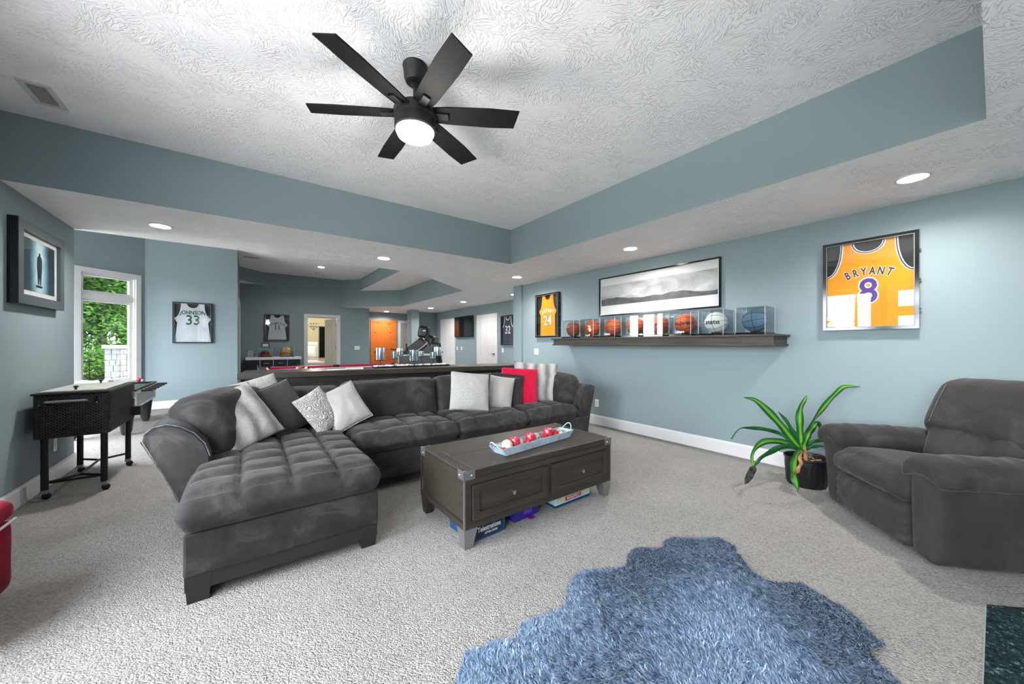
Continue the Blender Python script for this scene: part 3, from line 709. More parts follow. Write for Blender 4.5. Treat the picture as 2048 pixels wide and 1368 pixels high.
q = MB(); q.lathe([(.02, -.035), (.018, -.04)], 12); q.build('button', 'deco_gray', o)


def vent(loc, w, d, label, rz=0):
    o = thing('ceiling_vent', label, 'vent', loc, rz); a, b = w / 2, d / 2; t = .03
    q = MB(); q.box(-a, a, -b, -b + t, -.008, 0); q.box(-a, a, b - t, b, -.008, 0); q.box(-a, -a + t, -b + t, b - t, -.008, 0); q.box(a - t, a, -b + t, b - t, -.008, 0); q.build('frame', 'white_paint', o)
    q = MB(); q.box(-a + t, a - t, -b + t, b - t, -.001, 0); q.build('duct', 'ink_gray', o)
    n = int((d - 2 * t) / .012)
    for k in range(n): y = -b + t + (k + .5) * (d - 2 * t) / n; q = MB(Matrix.Translation((0, y, -.004)) @ Matrix.Rotation(.7, 4, 'X')); q.box(-a + t, a - t, -.004, .004, -.0006, .0006); q.build('slat', 'white_paint', o)


vent((-1.108, 3.806, TRAY), .15, .30, 'white slatted ceiling vent in the tray above the left wall'); vent((.066, 10.32, HI), .3, .16, 'small white vent in the high ceiling above the alcove')

# ================================================================== WALL PICTURES


def ringbox(mb, w, h, t, z0, z1):
    a, b = w / 2, h / 2; mb.box(-a, a, b - t, b, z0, z1); mb.box(-a, a, -b, -b + t, z0, z1); mb.box(-a, -a + t, -b + t, b - t, z0, z1); mb.box(a - t, a, -b + t, b - t, z0, z1); return mb


def tank(w, h, hem=.86, arm=.62, flare=1.0):
    """tank-top outline, hem at y=-h/2"""
    R = []; a = w / 2
    for k in range(7): t = k / 6 * PI / 2; R.append((a * .34 * math.sin(t), h * (.5 - .12 * math.cos(t))))
    R.append((a * .60, h * .5))
    for k in range(1, 8): t = k / 7 * PI / 2; R.append((a * (.60 + .34 * (1 - math.cos(t))), h * (.5 - (1 - arm) * math.sin(t))))
    R += [(a * .96, h * (.5 - (1 - arm) - .02)), (a * hem, h * .0), (a * hem * flare, -h * .5)]
    return R


def tank_obj(parent, w, h, mcol, trimcol, z, cx=0, cy=0, trim2=None, arm=.62, hem=.86, flare=1.05, folds=.012):
    R = tank(w, h, hem, arm, flare); poly = R + [(-x, y) for x, y in R[::-1] if abs(x) > 1e-6]
    mb = MB(Matrix.Translation((cx, cy, 0))); mb.prism(poly, z, z + .012); j = mb.build('jersey', mcol, parent)
    for nm, tc, r, dz in ((('piping', trimcol, .011, .0),) + ((('piping_line', trim2, .004, .006),) if trim2 else ())):
        q = MB(Matrix.Translation((cx, cy, z + .012 + dz)) @ Matrix.Diagonal((1, 1, .35, 1)))
        nk = [(x, y - .006, 0) for x, y in ([(-x, y) for x, y in R[6:0:-1]] + R[:7])]; q.tube(nk, r, 6)
        for s in (1, -1): q.tube([(s * (x - .006), y, 0) for x, y in R[7:15]], r, 6)
        q.build(nm, tc, j, 60)
    return j


def jersey_frame(label, loc, basis, w, h, jw, jh, mcol, trimcol, backing, name, num, ncol, fcol='black_gloss', outline=None, t=.025, depth=.05, jy=0, trim2=None, nsize=.1, numsize=.3, arc=True, arm=.62, ny=.2, numy=-.02, nsx=.8, numsx=.85, group='framed basketball jerseys', numcol=None, hem=.86, flare=1.05):
    o = thing('framed_jersey', label, 'framed jersey', loc, basis=basis, group=group)
    ringbox(MB(), w, h, t, 0, depth).build('frame', fcol, o); ringbox(MB(), w - 2 * t + .004, h - 2 * t + .004, .005, depth - .006, depth + .002).build('frame_lip', 'ink_gray', o)
    q = MB(); q.box(-w / 2 + t, w / 2 - t, -h / 2 + t, h / 2 - t, 0, .006); q.build('backing', backing, o)
    j = tank_obj(o, jw, jh, mcol, trimcol, .008, 0, jy, trim2, arm, hem, flare)
    z = .0215
    if name:
        f = (lambda nm, m, off, zz: arc_text(nm, name, nsize, m, j, 0, jy + jh * ny, jw * .62, nsize * nsx * .98 / (jw * .62), zz, off, nsx)) if arc else (lambda nm, m, off, zz: lettering(nm, name, nsize, m, j, (0, jy + jh * ny, zz), off, nsx))
        if outline: f('name_outline', outline, nsize * .075, z)
        f('name', ncol, nsize * .035, z + .0008)
    if num:
        if outline: lettering('number_outline', num, numsize, outline, j, (0, jy + jh * numy, z + .0004), numsize * .05, numsx)
        lettering('number', num, numsize, numcol or ncol, j, (0, jy + jh * numy, z + .001), numsize * .016, numsx)
    g = MB(); g.box(-w / 2 + t, w / 2 - t, -h / 2 + t, h / 2 - t, depth - .010, depth - .008); g.build('glass', 'clear_glass', o)
    for k in (-1, 0, 1): q = MB(Matrix.Translation((w / 2, k * h * .3, depth * .4)) @ Matrix.Rotation(PI / 2, 4, 'Y')); q.lathe([(.006, 0), (.008, .006), (.004, .01)], 10); q.build('hinge_pin', 'steel', o, 50)
    return o


def mid(*ps): return sum((Vector(p) for p in ps), Vector()) / len(ps)


# gold 8, large, on the right wall
jersey_frame('large framed gold jersey with purple number 8 on the blue wall', (4.399, .668, 1.781), BR, .60, .80, .59, .75, 'jersey_gold', 'ink_white', 'mat_black', 'BRYANT', '8', 'ink_navy_purple', outline='ink_white', jy=-.002, trim2='ink_navy', nsize=.092, numsize=.30, arm=.62, ny=.15, numy=-.09, nsx=.60, numcol='ink_purple', hem=.95, t=.026)
jersey_frame('framed gold jersey with white number 24 at the end of the display shelf', (4.399, 4.84, 1.778), BR, .63, .79, .48, .74, 'jersey_gold', 'jersey_gold', 'mat_black', 'BRYANT', '24', 'ink_white', outline='ink_black', nsize=.09, numsize=.25, ny=.12, numy=-.13, nsx=.62, hem=.78)
jersey_frame('framed white jersey with green number 33 beside the bay window', (-.894, 9.659, 1.685), BB, .60, .81, .58, .78, 'jersey_white', 'jersey_white', 'mat_black', 'JOHNSON', '33', 'ink_green', nsize=.105, numsize=.27, arc=False, ny=.26, numy=.06, nsx=.8, t=.02, hem=.8, flare=1.2)
jersey_frame('framed white jersey with navy number 11 above the console cabinet', (.675, 12.249, 1.735), BB, .58, .74, .52, .72, 'jersey_white', 'jersey_white', 'mat_navy', 'THOMPSON', '11', 'ink_navy', nsize=.085, numsize=.2, ny=.16, numy=0, nsx=.62, t=.018, hem=.72, flare=1.2)
jersey_frame('framed navy jersey with white number 32 beside the far white door', (5.639, 7.80, 1.635), BR, .62, .80, .50, .74, 'jersey_navy', 'ink_white', 'mat_black', '', '32', 'ink_white', numsize=.3, numy=0)
# panoramic black-and-white print (a plain stand-in picture)
o = thing('panoramic_print', 'wide black framed grey panoramic print above the display shelf', 'framed print', (4.399, 2.768, 1.972), basis=BR)
W_, H_ = 1.77, .585
ringbox(MB(), W_, H_, .018, 0, .03).build('frame', 'black_gloss', o)
q = MB(); q.box(-W_ / 2 + .018, W_ / 2 - .018, -H_ / 2 + .018, H_ / 2 - .018, 0, .010); q.build('mat_board', 'white_plastic', o)
m = mat('print_clouds', (150, 152, 154), .6); t = NT(m); f = t.noise(t.coord((1, 2, 1)), 2.2, 5, .6, .6); t.link(t.ramp(f, [(.25, (104, 106, 108)), (.5, (160, 162, 164)), (.75, (196, 198, 200))]), t.b.inputs['Base Color'])
q = MB(); q.box(-W_ / 2 + .035, W_ / 2 - .035, -.135, .17, .010, .0115); pr = q.build('print', m, o)
m2 = mat('print_ridge', (62, 64, 66), .6, col2=(92, 94, 96), nscale=9)
pts = []
for k in range(61):
    x = -W_ / 2 + .035 + k * (W_ - .07) / 60; pts.append((x, -.055 + .06 * noise.noise(Vector((x * 2.1, 3.3, 0))) + .02 * noise.noise(Vector((x * 9, 1.3, 0)))))
q = MB(); q.prism([(-W_ / 2 + .035, -.135)] + pts + [(W_ / 2 - .035, -.135)], .0115, .0118); q.build('printed_ridge', m2, pr)
q = MB(); q.box(-W_ / 2 + .018, W_ / 2 - .018, -H_ / 2 + .018, H_ / 2 - .018, .022, .0235); q.build('glass', 'clear_glass', o)
# framed print on the left wall
o = thing('framed_print', 'thick grey framed dark blue print of a standing figure on left wall', 'framed print', (-1.43, 4.74, 1.885), basis=BL)
W_, H_ = .82, .645
ringbox(MB(), W_, H_, .075, 0, .055).build('frame', 'frame_gray', o)
ringbox(MB(), W_ + .004, H_ + .004, .012, 0, .05).build('frame_edge', 'black_gloss', o)
q = MB(); q.box(-W_ / 2 + .07, W_ / 2 - .07, -H_ / 2 + .07, H_ / 2 - .07, 0, .03); q.build('mat_board', 'mat_board', o)
m = mat('print_tunnel', (22, 40, 52), .5); t = NT(m); mp = t.coord((5.2, 1.3, 1)); gr = t.new('ShaderNodeTexGradient', gradient_type='SPHERICAL'); t.link(mp, gr.inputs[0])
nn = t.noise(t.coord((1, 1, 1)), 9, 4, .6, .8); ad = t.new('ShaderNodeMath', operation='MULTIPLY_ADD'); t.link(nn, ad.inputs[0]); ad.inputs[1].default_value = .35; t.link(gr.outputs['Fac'], ad.inputs[2])
t.link(t.ramp(ad.outputs[0], [(.12, (20, 34, 44)), (.35, (40, 74, 90)), (.7, (126, 176, 190)), (1, (206, 226, 230))]), t.b.inputs['Base Color'])
q = MB(); q.box(-.285, .285, -.205, .21, .03, .0315); pr = q.build('print', m, o)
fig = [(-.012, .125), (.012, .125), (.014, .10), (.035, .085), (.042, .03), (.038, -.02), (.032, -.06), (.026, -.14), (.006, -.14), (0, -.07), (-.006, -.14), (-.026, -.14), (-.032, -.06), (-.038, -.02), (-.042, .03), (-.035, .085), (-.014, .10)]
q = MB(); q.prism([(x * 1.15, y) for x, y in fig], .0315, .0318); q.box(-.06, .05, -.165, -.145, .0315, .0318); q.build('printed_figure', 'ink_black', pr)
q = MB(); q.box(-W_ / 2 + .07, W_ / 2 - .07, -H_ / 2 + .07, H_ / 2 - .07, .040, .042); q.build('glass', 'clear_glass', o)
# television
o = thing('wall_television', 'flat black television hung between the two white doors', 'television', (5.639, 10.2, 1.825), basis=BR)
q = MB(); q.box(-.6, .6, -.335, .335, .03, .07, bev=.006); q.build('case', 'black_plastic', o); q = MB(); q.box(-.588, .588, -.318, .325, .07, .072); q.build('screen', 'tv_screen', o); q = MB(); q.box(-.15, .15, -.1, .1, 0, .032); q.build('bracket', 'black_metal', o)


# switches and outlets
def plate(label, loc, basis, n=1, kind='switch'):
    w = .07 + .046 * (n - 1); o = thing('light_switch' if kind == 'switch' else 'wall_outlet', label, kind, loc, basis=basis); q = MB(); q.box(-w / 2, w / 2, -.058, .058, 0, .007, bev=.002); q.build('plate', 'outlet_white', o)
    for k in range(n):
        x = (k - (n - 1) / 2) * .046
        if kind == 'switch': q = MB(); q.box(x - .016, x + .016, -.033, .033, .006, .011, bev=.001); q.build('rocker', 'white_plastic', o)
        else:
            for y in (-.02, .02): q = MB(); q.box(x - .015, x + .015, y - .014, y + .014, .006, .009, bev=.001); q.build('socket', 'white_plastic', o)


plate('single white outlet on the right wall beside the sofa end', (4.399, 3.716, .333), BR, 1, 'outlet'); plate('double white light switch under the framed number 24 jersey', (4.399, 5.176, 1.117), BR, 2)
plate('white outlet low on the left wall behind the wicker cooler', (-1.429, 5.13, .33), BL, 1, 'outlet'); plate('triple white light switch between bedroom door and recess', (2.83, 12.249, 1.14), BB, 3)
plate('narrow white switch touching the white door casing below the television', (5.639, 10.72, 1.12), BR, 1); plate('narrow white switch alone on the wall below the television', (5.639, 10.42, 1.12), BR, 1); plate('white switch under the framed navy jersey', (5.639, 8.06, 1.09), BR, 1)

# ================================================================== DISPLAY SHELF AND BALLS
o = thing('display_shelf', 'long dark wood ledge shelf mounted on the right wall', 'shelf', (4.4, 2.78, 1.236))
y0, y1 = -1.55, 1.56
q = MB(); q.box(-.37, -.002, y0 + .03, y1 - .03, .018, .095); q.build('fascia', 'shelf_wood', o)
q = MB(); q.box(-.40, -.002, y0, y1, .093, .114, bev=.004); q.build('shelf_top', 'shelf_wood', o)
q = MB(); q.box(-.385, -.002, y0 + .015, y1 - .015, 0, .02, bev=.004); q.build('bottom_molding', 'shelf_wood', o)


def ball(label, name, loc, r, m, seam='ink_black', txt=None, tcol='ink_black', tsize=.05, rot=0, extra=None, group='collectible balls on the shelf', face=PI):
    o = thing(name, label, 'basketball', loc, group=group); q = MB(); q.sphere((0, 0, 0), r, 32); b = q.build('ball_body', m, o, 180)
    Rm = Matrix.Rotation(face + rot, 4, 'Z'); s = MB(Rm @ Matrix.Rotation(.15, 4, 'X')); e = r + .0003
    cir = lambda f: [f(2 * PI * k / 40) for k in range(40)]
    s.tube(cir(lambda a: (e * math.cos(a), e * math.sin(a), 0)), .0022, 5, closed=True); s.tube(cir(lambda a: (e * math.cos(a), 0, e * math.sin(a))), .0022, 5, closed=True)
    for sg in (1, -1):
        def cur(a): d = Vector((.78 * math.cos(a), .95 * math.sin(a), sg * (.52 + .14 * math.cos(2 * a)))); return d.normalized() * e
        s.tube(cir(cur), .0022, 5, closed=True)
    s.build('seam', seam, b, 60)

    def wrap(p, dz=0.0):
        y, z = p.x, p.y + dz; d2 = max(1e-4, r * r - y * y - z * z); return Vector((math.sqrt(d2) + .0012, y, z))
    if txt == 'signature':
        q = MB(); q.tube([Rm @ wrap(Vector((-.06 + .004 * k, .03 + .014 * math.sin(k * 1.7) * math.cos(k * .3)))) for k in range(28)], .0018, 5); q.build('signature', 'ink_white', b, 60)
    elif txt:
        for (s_, sz, dz, tc) in txt:
            vs, fs = text(s_, sz, sz * .02); me = bpy.data.meshes.new('printing'); me.from_pydata([Rm @ wrap(v, dz) for v in vs], [], fs); me.update(); t_ = bpy.data.objects.new('printing', me); COL.objects.link(t_); me.materials.append(M[tc]); t_.parent = b
    return o


def case(label, loc, w=.268, h=.282, d=.27, emblem=None, group='clear display cases on the shelf'):
    o = thing('display_case', label, 'display case', loc, group=group); a, b = d / 2, w / 2
    q = MB(); q.box(-a, a, -b, b, 0, .024, bev=.003); q.build('base', 'black_gloss', o)
    t = .003
    for nm, bx in (('front_pane', (-a, -a + t, -b, b, .024, h)), ('back_pane', (a - t, a, -b, b, .024, h)), ('side_pane', (-a + t, a - t, -b, -b + t, .024, h)), ('side_pane', (-a + t, a - t, b - t, b, .024, h)), ('top_pane', (-a + t, a - t, -b + t, b - t, h - t, h))):
        q = MB(); q.box(*bx); q.build(nm, 'acrylic', o)
    q = MB()
    for x in (-a, a - .004):
        for y in (-b, b - .004): q.box(x, x + .004, y, y + .004, .024, h)
    q.build('corner_edges', 'white_plastic', o)
    q = MB(); q.lathe([(.05, .024), (.045, .034), (.036, .036), (.034, .028)], 20); q.build('ball_ring', 'black_plastic', o, 40)
    if emblem:
        vs, fs = text(emblem, .042, .0012); me = bpy.data.meshes.new('emblem'); me.from_pydata([(-a - .001, -v.x, v.y + .05) for v in vs], [], fs); me.update(); e = bpy.data.objects.new('emblem', me); COL.objects.link(e); me.materials.append(M['ink_white']); e.parent = o
    return o


cy = [4.07, 3.677, 3.29, 2.92, 2.576, 2.226, 1.876, 1.489]
info = [('ball_brown', 'signature', 'brown signed basketball in the case nearest the number 24 jersey', None),
        ('ball_orange', [], 'plain orange basketball in the case second from the number 24 jersey', None),
        ('ball_orange', [], 'orange basketball in a case with a white emblem, third along the shelf', 'Lakers'),
        ('ball_orange', [], 'orange basketball in the case fourth from the number 24 jersey', None),
        ('ball_orange', [('SPALDING', .046, .0, 'ink_black')], 'orange lettered basketball, fifth case from the number 24 jersey', None),
        ('ball_orange', [('SPALDING', .05, .0, 'ink_black')], 'orange lettered basketball beside the white basketball', 'Lakers'),
        ('ball_white', [('state', .075, .0, 'ink_black')], 'white basketball printed with the word state', None),
        ('ball_slate', [], 'slate blue basketball in the shelf-end case', None)]
for k, (y, (m_, tx, lb, em)) in enumerate(zip(cy, info)):
    case('clear acrylic display case holding the ' + lb.split(',')[0].replace(' in the case', '').replace(' in a case with a white emblem', ' behind a white emblem'), (4.245, y, 1.35), emblem=em)
    ball(lb, 'basketball', (4.245, y, 1.35 + .031 + .117), .117, m_, txt=tx, rot=-.15 - .05 * (7 - k) + .25, face=PI)

# ================================================================== SECTIONAL SOFA


def tuft(p, u, v, w, gx, gy, ox, oy, depth, crown, sy=.02, seed=0):
    """puffed grid of stitched squares on the upper side"""
    k = max(0.0, w); dx = abs(((p.x - ox) / gx) % 1 - .5) * 2; dy = abs(((p.y - oy) / gy) % 1 - .5) * 2
    chan = max(math.exp(-((1 - dx) * gx / 2 / .016) ** 2), math.exp(-((1 - dy) * gy / 2 / .016) ** 2))
    puff = (1 - dx ** 3) * (1 - dy ** 3)
    z = crown * (1 - u ** 4) * (1 - v ** 4) + k * depth * (puff * .7 - chan)
    z *= max(0, (w + .2) / 1.2) if w > -.2 else 0
    q = Vector((p.x, p.y, p.z + z)); e = nz(q, 5, seed) * .012 + nz(q, 14, seed) * .004
    side = 1 - abs(w); out = Vector((p.x, p.y, 0)); out = out.normalized() if out.length else out
    return q + Vector((0, 0, e * (.4 + .6 * k))) + out * side * side * sy


sofa = thing('sectional_sofa', 'large charcoal suede sectional sofa with a tufted chaise end', 'sofa', (0, 0, 0))
q = MB(); q.box(-.25, .655, 2.29, 4.0, .13, .34, bev=.012); q.build('chaise_base', 'suede_charcoal', sofa)
q = MB(); q.box(.655, 3.5, 3.09, 4.0, .10, .335, bev=.012); q.build('seat_base', 'suede_charcoal', sofa)
for (a, b, c, d) in ((-.245, .65, 2.30, 2.33), (-.24, -.21, 2.33, 3.9), (.62, .65, 2.33, 3.1)): q = MB(); q.box(a, b, c, d, .06, .132); q.build('base_rail', 'sofa_wood', sofa)


def leg(x, y, s=.1, h=.132):
    q = MB(); z = [(x - s / 2, y - s / 2), (x + s / 2, y - s / 2), (x + s / 2, y + s / 2), (x - s / 2, y + s / 2)]
    q.add([(a, b, h) for a, b in z] + [(x + (a - x) * .82, y + (b - y) * .82, 0) for a, b in z], [(0, 1, 2, 3), (7, 6, 5, 4)] + [(i, i + 4, (i + 1) % 4 + 4, (i + 1) % 4) for i in range(4)]); q.build('leg', 'sofa_wood', sofa)


for x, y in ((-.195, 2.345), (.60, 2.345), (-.2, 3.9), (.72, 3.9), (3.42, 3.2), (3.42, 3.9), (2.0, 3.2)): leg(x, y)
# chaise cushion
q = softbox(.93, 1.36, .175, .055, (44, 60, 8), lambda p, u, v, w: tuft(p, u, v, w, .232, .205, 0, -.02, .020, .022, seed=1), Mx=Matrix.Translation((.195, 2.94, .43)))
cz = q.build('chaise_cushion', 'suede_charcoal', sofa, 180)


def seat(x0, x1, seed, y0=3.06, y1=3.80):
    w = x1 - x0; q = softbox(w - .006, y1 - y0, .165, .06, (40, 32, 8), lambda p, u, v, w_: tuft(p, u, v, w_, .25, .30, .02, .05, .016, .03, .03, seed), Mx=Matrix.Translation(((x0 + x1) / 2, (y0 + y1) / 2, .415)))
    return q.build('seat_cushion', 'suede_charcoal', sofa, 180)


seat(.68, 1.645, 2); seat(1.645, 2.50, 3); seat(2.50, 3.29, 4)


def back(x0, x1, seed, z0=.45, z1=.88, y=3.80, lean=12, d=.23, name='back_cushion'):
    w = x1 - x0; h = z1 - z0

    def fn(p, u, v, ww):
        k = (1 - u ** 4) * (1 - ww ** 4); s = (nz(p, 4, seed) * .02 + nz((p.x * 2.5, p.y, p.z), 8, seed) * .008) * min(1, 4 * k) * min(1, -4 * v if v < 0 else 0)
        seam = math.exp(-((abs(p.x) - w * .17) / .012) ** 2) * .010
        return p + Vector((0, -(.045 * k * min(1, -3 * v) + s - seam * min(1, 4 * k)) if v < 0 else .02 * k * v, .012 * nz(p, 3, seed + 5)))
    q = softbox(w - .004, d, h, .075, (34, 8, 24), fn, Mx=Matrix.Translation(((x0 + x1) / 2, y, (z0 + z1) / 2)) @ Matrix.Rotation(math.radians(-lean), 4, 'X'))
    return q.build(name, 'suede_charcoal', sofa, 180)


back(-.22, .72, 11, z1=.86); back(.72, 1.70, 12, z1=.885); back(1.70, 2.6, 13, z1=.89); back(2.6, 3.35, 14, z1=.885)
# low back frame and flared arms
q = MB(Matrix.Translation((0, 3.88, 0))); T_ = [(0, .13), (.12, .13), (.2, .70), (.19, .76), (.15, .78), (.09, .77), (.06, .72)]
q.add([(-.30, a, b) for a, b in T_] + [(3.52, a, b) for a, b in T_], [tuple(range(7)), tuple(range(13, 6, -1))] + [(i, (i + 1) % 7, 7 + (i + 1) % 7, 7 + i) for i in range(7)]); q.build('back_frame', 'suede_charcoal', sofa, 40)


def arm(name, prof, y0, y1, n=12):
    """arm with a flared cross-section in x/z, rounded front"""
    q = MB(); m_ = len(prof); c = Vector((sum(p[0] for p in prof) / m_, sum(p[1] for p in prof) / m_)); vs = []
    rows = [(y0, .93), (y0 + .012, .98), (y0 + .03, 1.0)] + [(y0 + .03 + (y1 - y0 - .03) * k / n, 1.0) for k in range(1, n + 1)]
    for y, s in rows:
        for x, z in prof: vs.append((c.x + (x - c.x) * s, y, c.y + (z - c.y) * s))
    fs = [tuple(range(m_)), tuple(len(rows) * m_ - 1 - k for k in range(m_))]
    for r_ in range(len(rows) - 1):
        for k in range(m_): fs.append((r_ * m_ + k, r_ * m_ + (k + 1) % m_, (r_ + 1) * m_ + (k + 1) % m_, (r_ + 1) * m_ + k))
    q.add(vs, fs); return q.build(name, 'suede_charcoal', sofa, 50)


armL = arm('arm', [(-.315, .14), (-.20, .14), (-.19, .42), (-.185, .57), (-.21, .65), (-.26, .72), (-.32, .765), (-.38, .785), (-.44, .775), (-.475, .745), (-.485, .70), (-.40, .50), (-.33, .32)], 2.86, 4.06)
q = MB(); q.tube([(-.478, 2.858, .735), (-.44, 2.857, .775), (-.38, 2.857, .785), (-.32, 2.857, .765), (-.26, 2.857, .72), (-.21, 2.857, .65), (-.187, 2.857, .57)], .003, 6); q.tube([(-.487, 2.86, .70), (-.40, 2.86, .50), (-.33, 2.86, .32)], .003, 6); q.build('piping', 'deco_dark', armL, 60)
arm('arm', [(3.50, .12), (3.32, .12), (3.32, .42), (3.36, .60), (3.42, .69), (3.50, .735), (3.58, .735), (3.635, .71), (3.62, .62), (3.56, .42)], 3.10, 4.06)


# large loose back cushions that lean on the arms
def armcush(cx, cy, cz_, w, h, d, yaw, lean, seed):
    def fn(p, u, v, ww):
        k = (1 - u ** 4) * (1 - ww ** 4); s = (nz(p, 4.5, seed) * .022 + nz(p, 12, seed) * .007) * min(1, 4 * k) * min(1, -4 * v if v < 0 else 0)
        return p + Vector((0, -(.05 * k * min(1, -3 * v) + s) if v < 0 else .03 * k * v, -.03 * u * u * ww))
    T = Matrix.Translation((cx, cy, cz_)) @ Matrix.Rotation(yaw, 4, 'Z') @ Matrix.Rotation(math.radians(-lean), 4, 'X')
    q = softbox(w, d, h, .09, (24, 8, 24), fn, Mx=T); b = q.build('arm_cushion', 'suede_charcoal', sofa, 180)
    s = MB(T); s.tube([(-w * .2, -d / 2 - .052 - .03 * (k in (2, 3, 4)), -h * .4 + h * .8 * k / 6) for k in range(7)], .003, 5); return b


armcush(-.135, 3.33, .69, .70, .50, .25, math.radians(64), 14, 21)
armcush(3.32, 3.50, .655, .62, .45, .24, math.radians(-84), 12, 22)


# ------------------------------------------------------------------ loose throw pillows
def throw(label, px, py, Y, w, h, t, m, yaw, tilt, roll, seed=0, piping=None, pinch=.05, wr=.006, flange=None, name='throw_pillow'):
    c = yp(px, py, Y); o = thing(name, label, 'pillow', c, group='throw pillows on the sofa')
    T = Matrix.Rotation(math.radians(yaw), 4, 'Z') @ Matrix.Rotation(math.radians(90 - tilt), 4, 'X') @ Matrix.Rotation(math.radians(roll), 4, 'Z')
    o.matrix_world = Matrix.Translation(c) @ T
    pillow(w, h, t, 28, pinch, wr, seed).build('cover', m, o, 180)
    if piping:
        pts = []
        for k in range(60):
            a = k / 60 * 4; s_ = int(a); f = a - s_; u, v = [(2 * f - 1, -1), (1, 2 * f - 1), (1 - 2 * f, 1), (-1, 1 - 2 * f)][s_]
            pts.append((w / 2 * u * (1 - pinch * (1 - v * v)), h / 2 * v * (1 - pinch * (1 - u * u)), 0))
        q = MB(); q.tube(pts, .005, 6, closed=True); q.build('piping', piping, o, 60)
    if flange:
        a, b = w / 2, h / 2; q = MB(); e = .03; q.box(-a - e, a + e, b - .004, b + e, -.004, .004); q.box(-a - e, a + e, -b - e, -b + .004, -.004, .004); q.box(-a - e, -a + .006, -b, b, -.004, .004); q.box(a - .006, a + e, -b, b, -.004, .004); q.build('flange', flange, o)
    return o


throw('white fur pillow behind the striped fur pillow, corner pointing up', 512, 808, 3.58, .44, .44, .14, 'fur_white', 14, 26, 14, 1)
throw('striped grey and white faux fur pillow beside the big round cushion', 481, 834, 3.20, .42, .46, .16, 'fur_striped', 30, 34, 16, 2)
throw('smooth dark charcoal pillow with piped edge between pale pillows', 564, 816, 3.44, .35, .43, .15, 'suede_pillow', 24, 28, 18, 3, 'suede_charcoal')
throw('ivory pillow with embroidered scroll pattern beside the charcoal pillow', 640, 822, 3.38, .29, .37, .12, 'embroidered_ivory', 24, 28, 24, 4)
throw('plain silver satin pillow leaning on the embroidered pillow', 688, 814, 3.42, .34, .38, .14, 'satin_silver', 0, 26, 24, 5, 'deco_gray')
throw('large white pillow with raised geometric lattice', 940, 783, 3.40, .44, .42, .15, 'geo_white', -12, 18, -7, 6, pinch=.03)
throw('small shiny silver pillow tucked behind the lattice pillow', 1001, 787, 3.45, .30, .41, .13, 'satin_silver', -30, 16, -9, 7)
throw('charcoal pillow with flat flanged edge beside the red pillow', 1012, 784, 3.52, .34, .38, .11, 'suede_pillow', -32, 14, -6, 8, flange='suede_charcoal')
throw('bright red knitted pillow', 1039, 774, 3.50, .46, .47, .12, 'knit_red', -24, 14, -4, 9, pinch=.02)
throw('large striped white fur pillow behind the red pillow', 1071, 765, 3.56, .58, .53, .15, 'fur_striped', -34, 12, -3, 10)

# ================================================================== COFFEE TABLE
ct = thing('coffee_table', 'dark stained wooden coffee table with two drawers and metal corners', 'coffee table', (1.045, 1.9, 0))
Lx, Ly, z0, z1 = 1.375, .665, .125, .48
q = MB(); q.box(.012, Lx - .012, .012, Ly - .012, z0, z1 - .045); q.build('body', 'walnut_dark', ct)
q = MB(); q.box(.05, Lx - .05, .0, .012, z0, z0 + .045); q.box(.05, Lx - .05, .0, .012, z1 - .085, z1 - .045); q.box(.001, .05, .0005, .012, z0, z1 - .046); q.box(Lx - .05, Lx - .001, .0005, .012, z0, z1 - .046); q.box(Lx / 2 - .022, Lx / 2 + .022, 0, .012, z0 + .045, z1 - .085); q.build('front_frame', 'walnut_dark', ct)
for x in ((0, .012), (Lx - .012, Lx)): q = MB(); q.box(*x, .012, Ly, z0, z0 + .04); q.build('side_rail', 'walnut_dark_y', ct)
for a, b in ((.09, .335), (.335, Ly)):
    q = MB(); q.box(.075, Lx - .075, a - .09 if a == .09 else a + .003, b, z1 - .045, z1, bev=.004); q.build('top_board', 'walnut_dark', ct)
    for x in ((0, .072), (Lx - .072, Lx)): q = MB(); q.box(*x, a - .09 if a == .09 else a + .003, b, z1 - .045, z1, bev=.004); q.build('top_end_board', 'walnut_dark_y', ct)
for k in range(2):
    x0 = .056 + k * (Lx / 2 - .032); x1 = x0 + Lx / 2 - .08
    q = MB(); q.box(x0, x1, -.004, .012, z0 + .05, z1 - .09); d = q.build('drawer', 'walnut_dark', ct)
    q = MB(); t = .045; a, b = z0 + .05, z1 - .09; q.box(x0, x1, -.014, -.004, a, a + t); q.box(x0, x1, -.014, -.004, b - t, b); q.box(x0, x0 + t, -.014, -.004, a + t, b - t); q.box(x1 - t, x1, -.014, -.004, a + t, b - t); q.build('drawer_frame', 'walnut_dark', d)
    q = MB(Matrix.Translation(((x0 + x1) / 2, -.004, (a + b) / 2)) @ Matrix.Rotation(PI / 2, 4, 'X')); q.lathe([(.005, 0), (.005, .014), (.013, .02), (.014, .027), (.008, .031)], 16); q.build('knob', 'steel', d, 45)
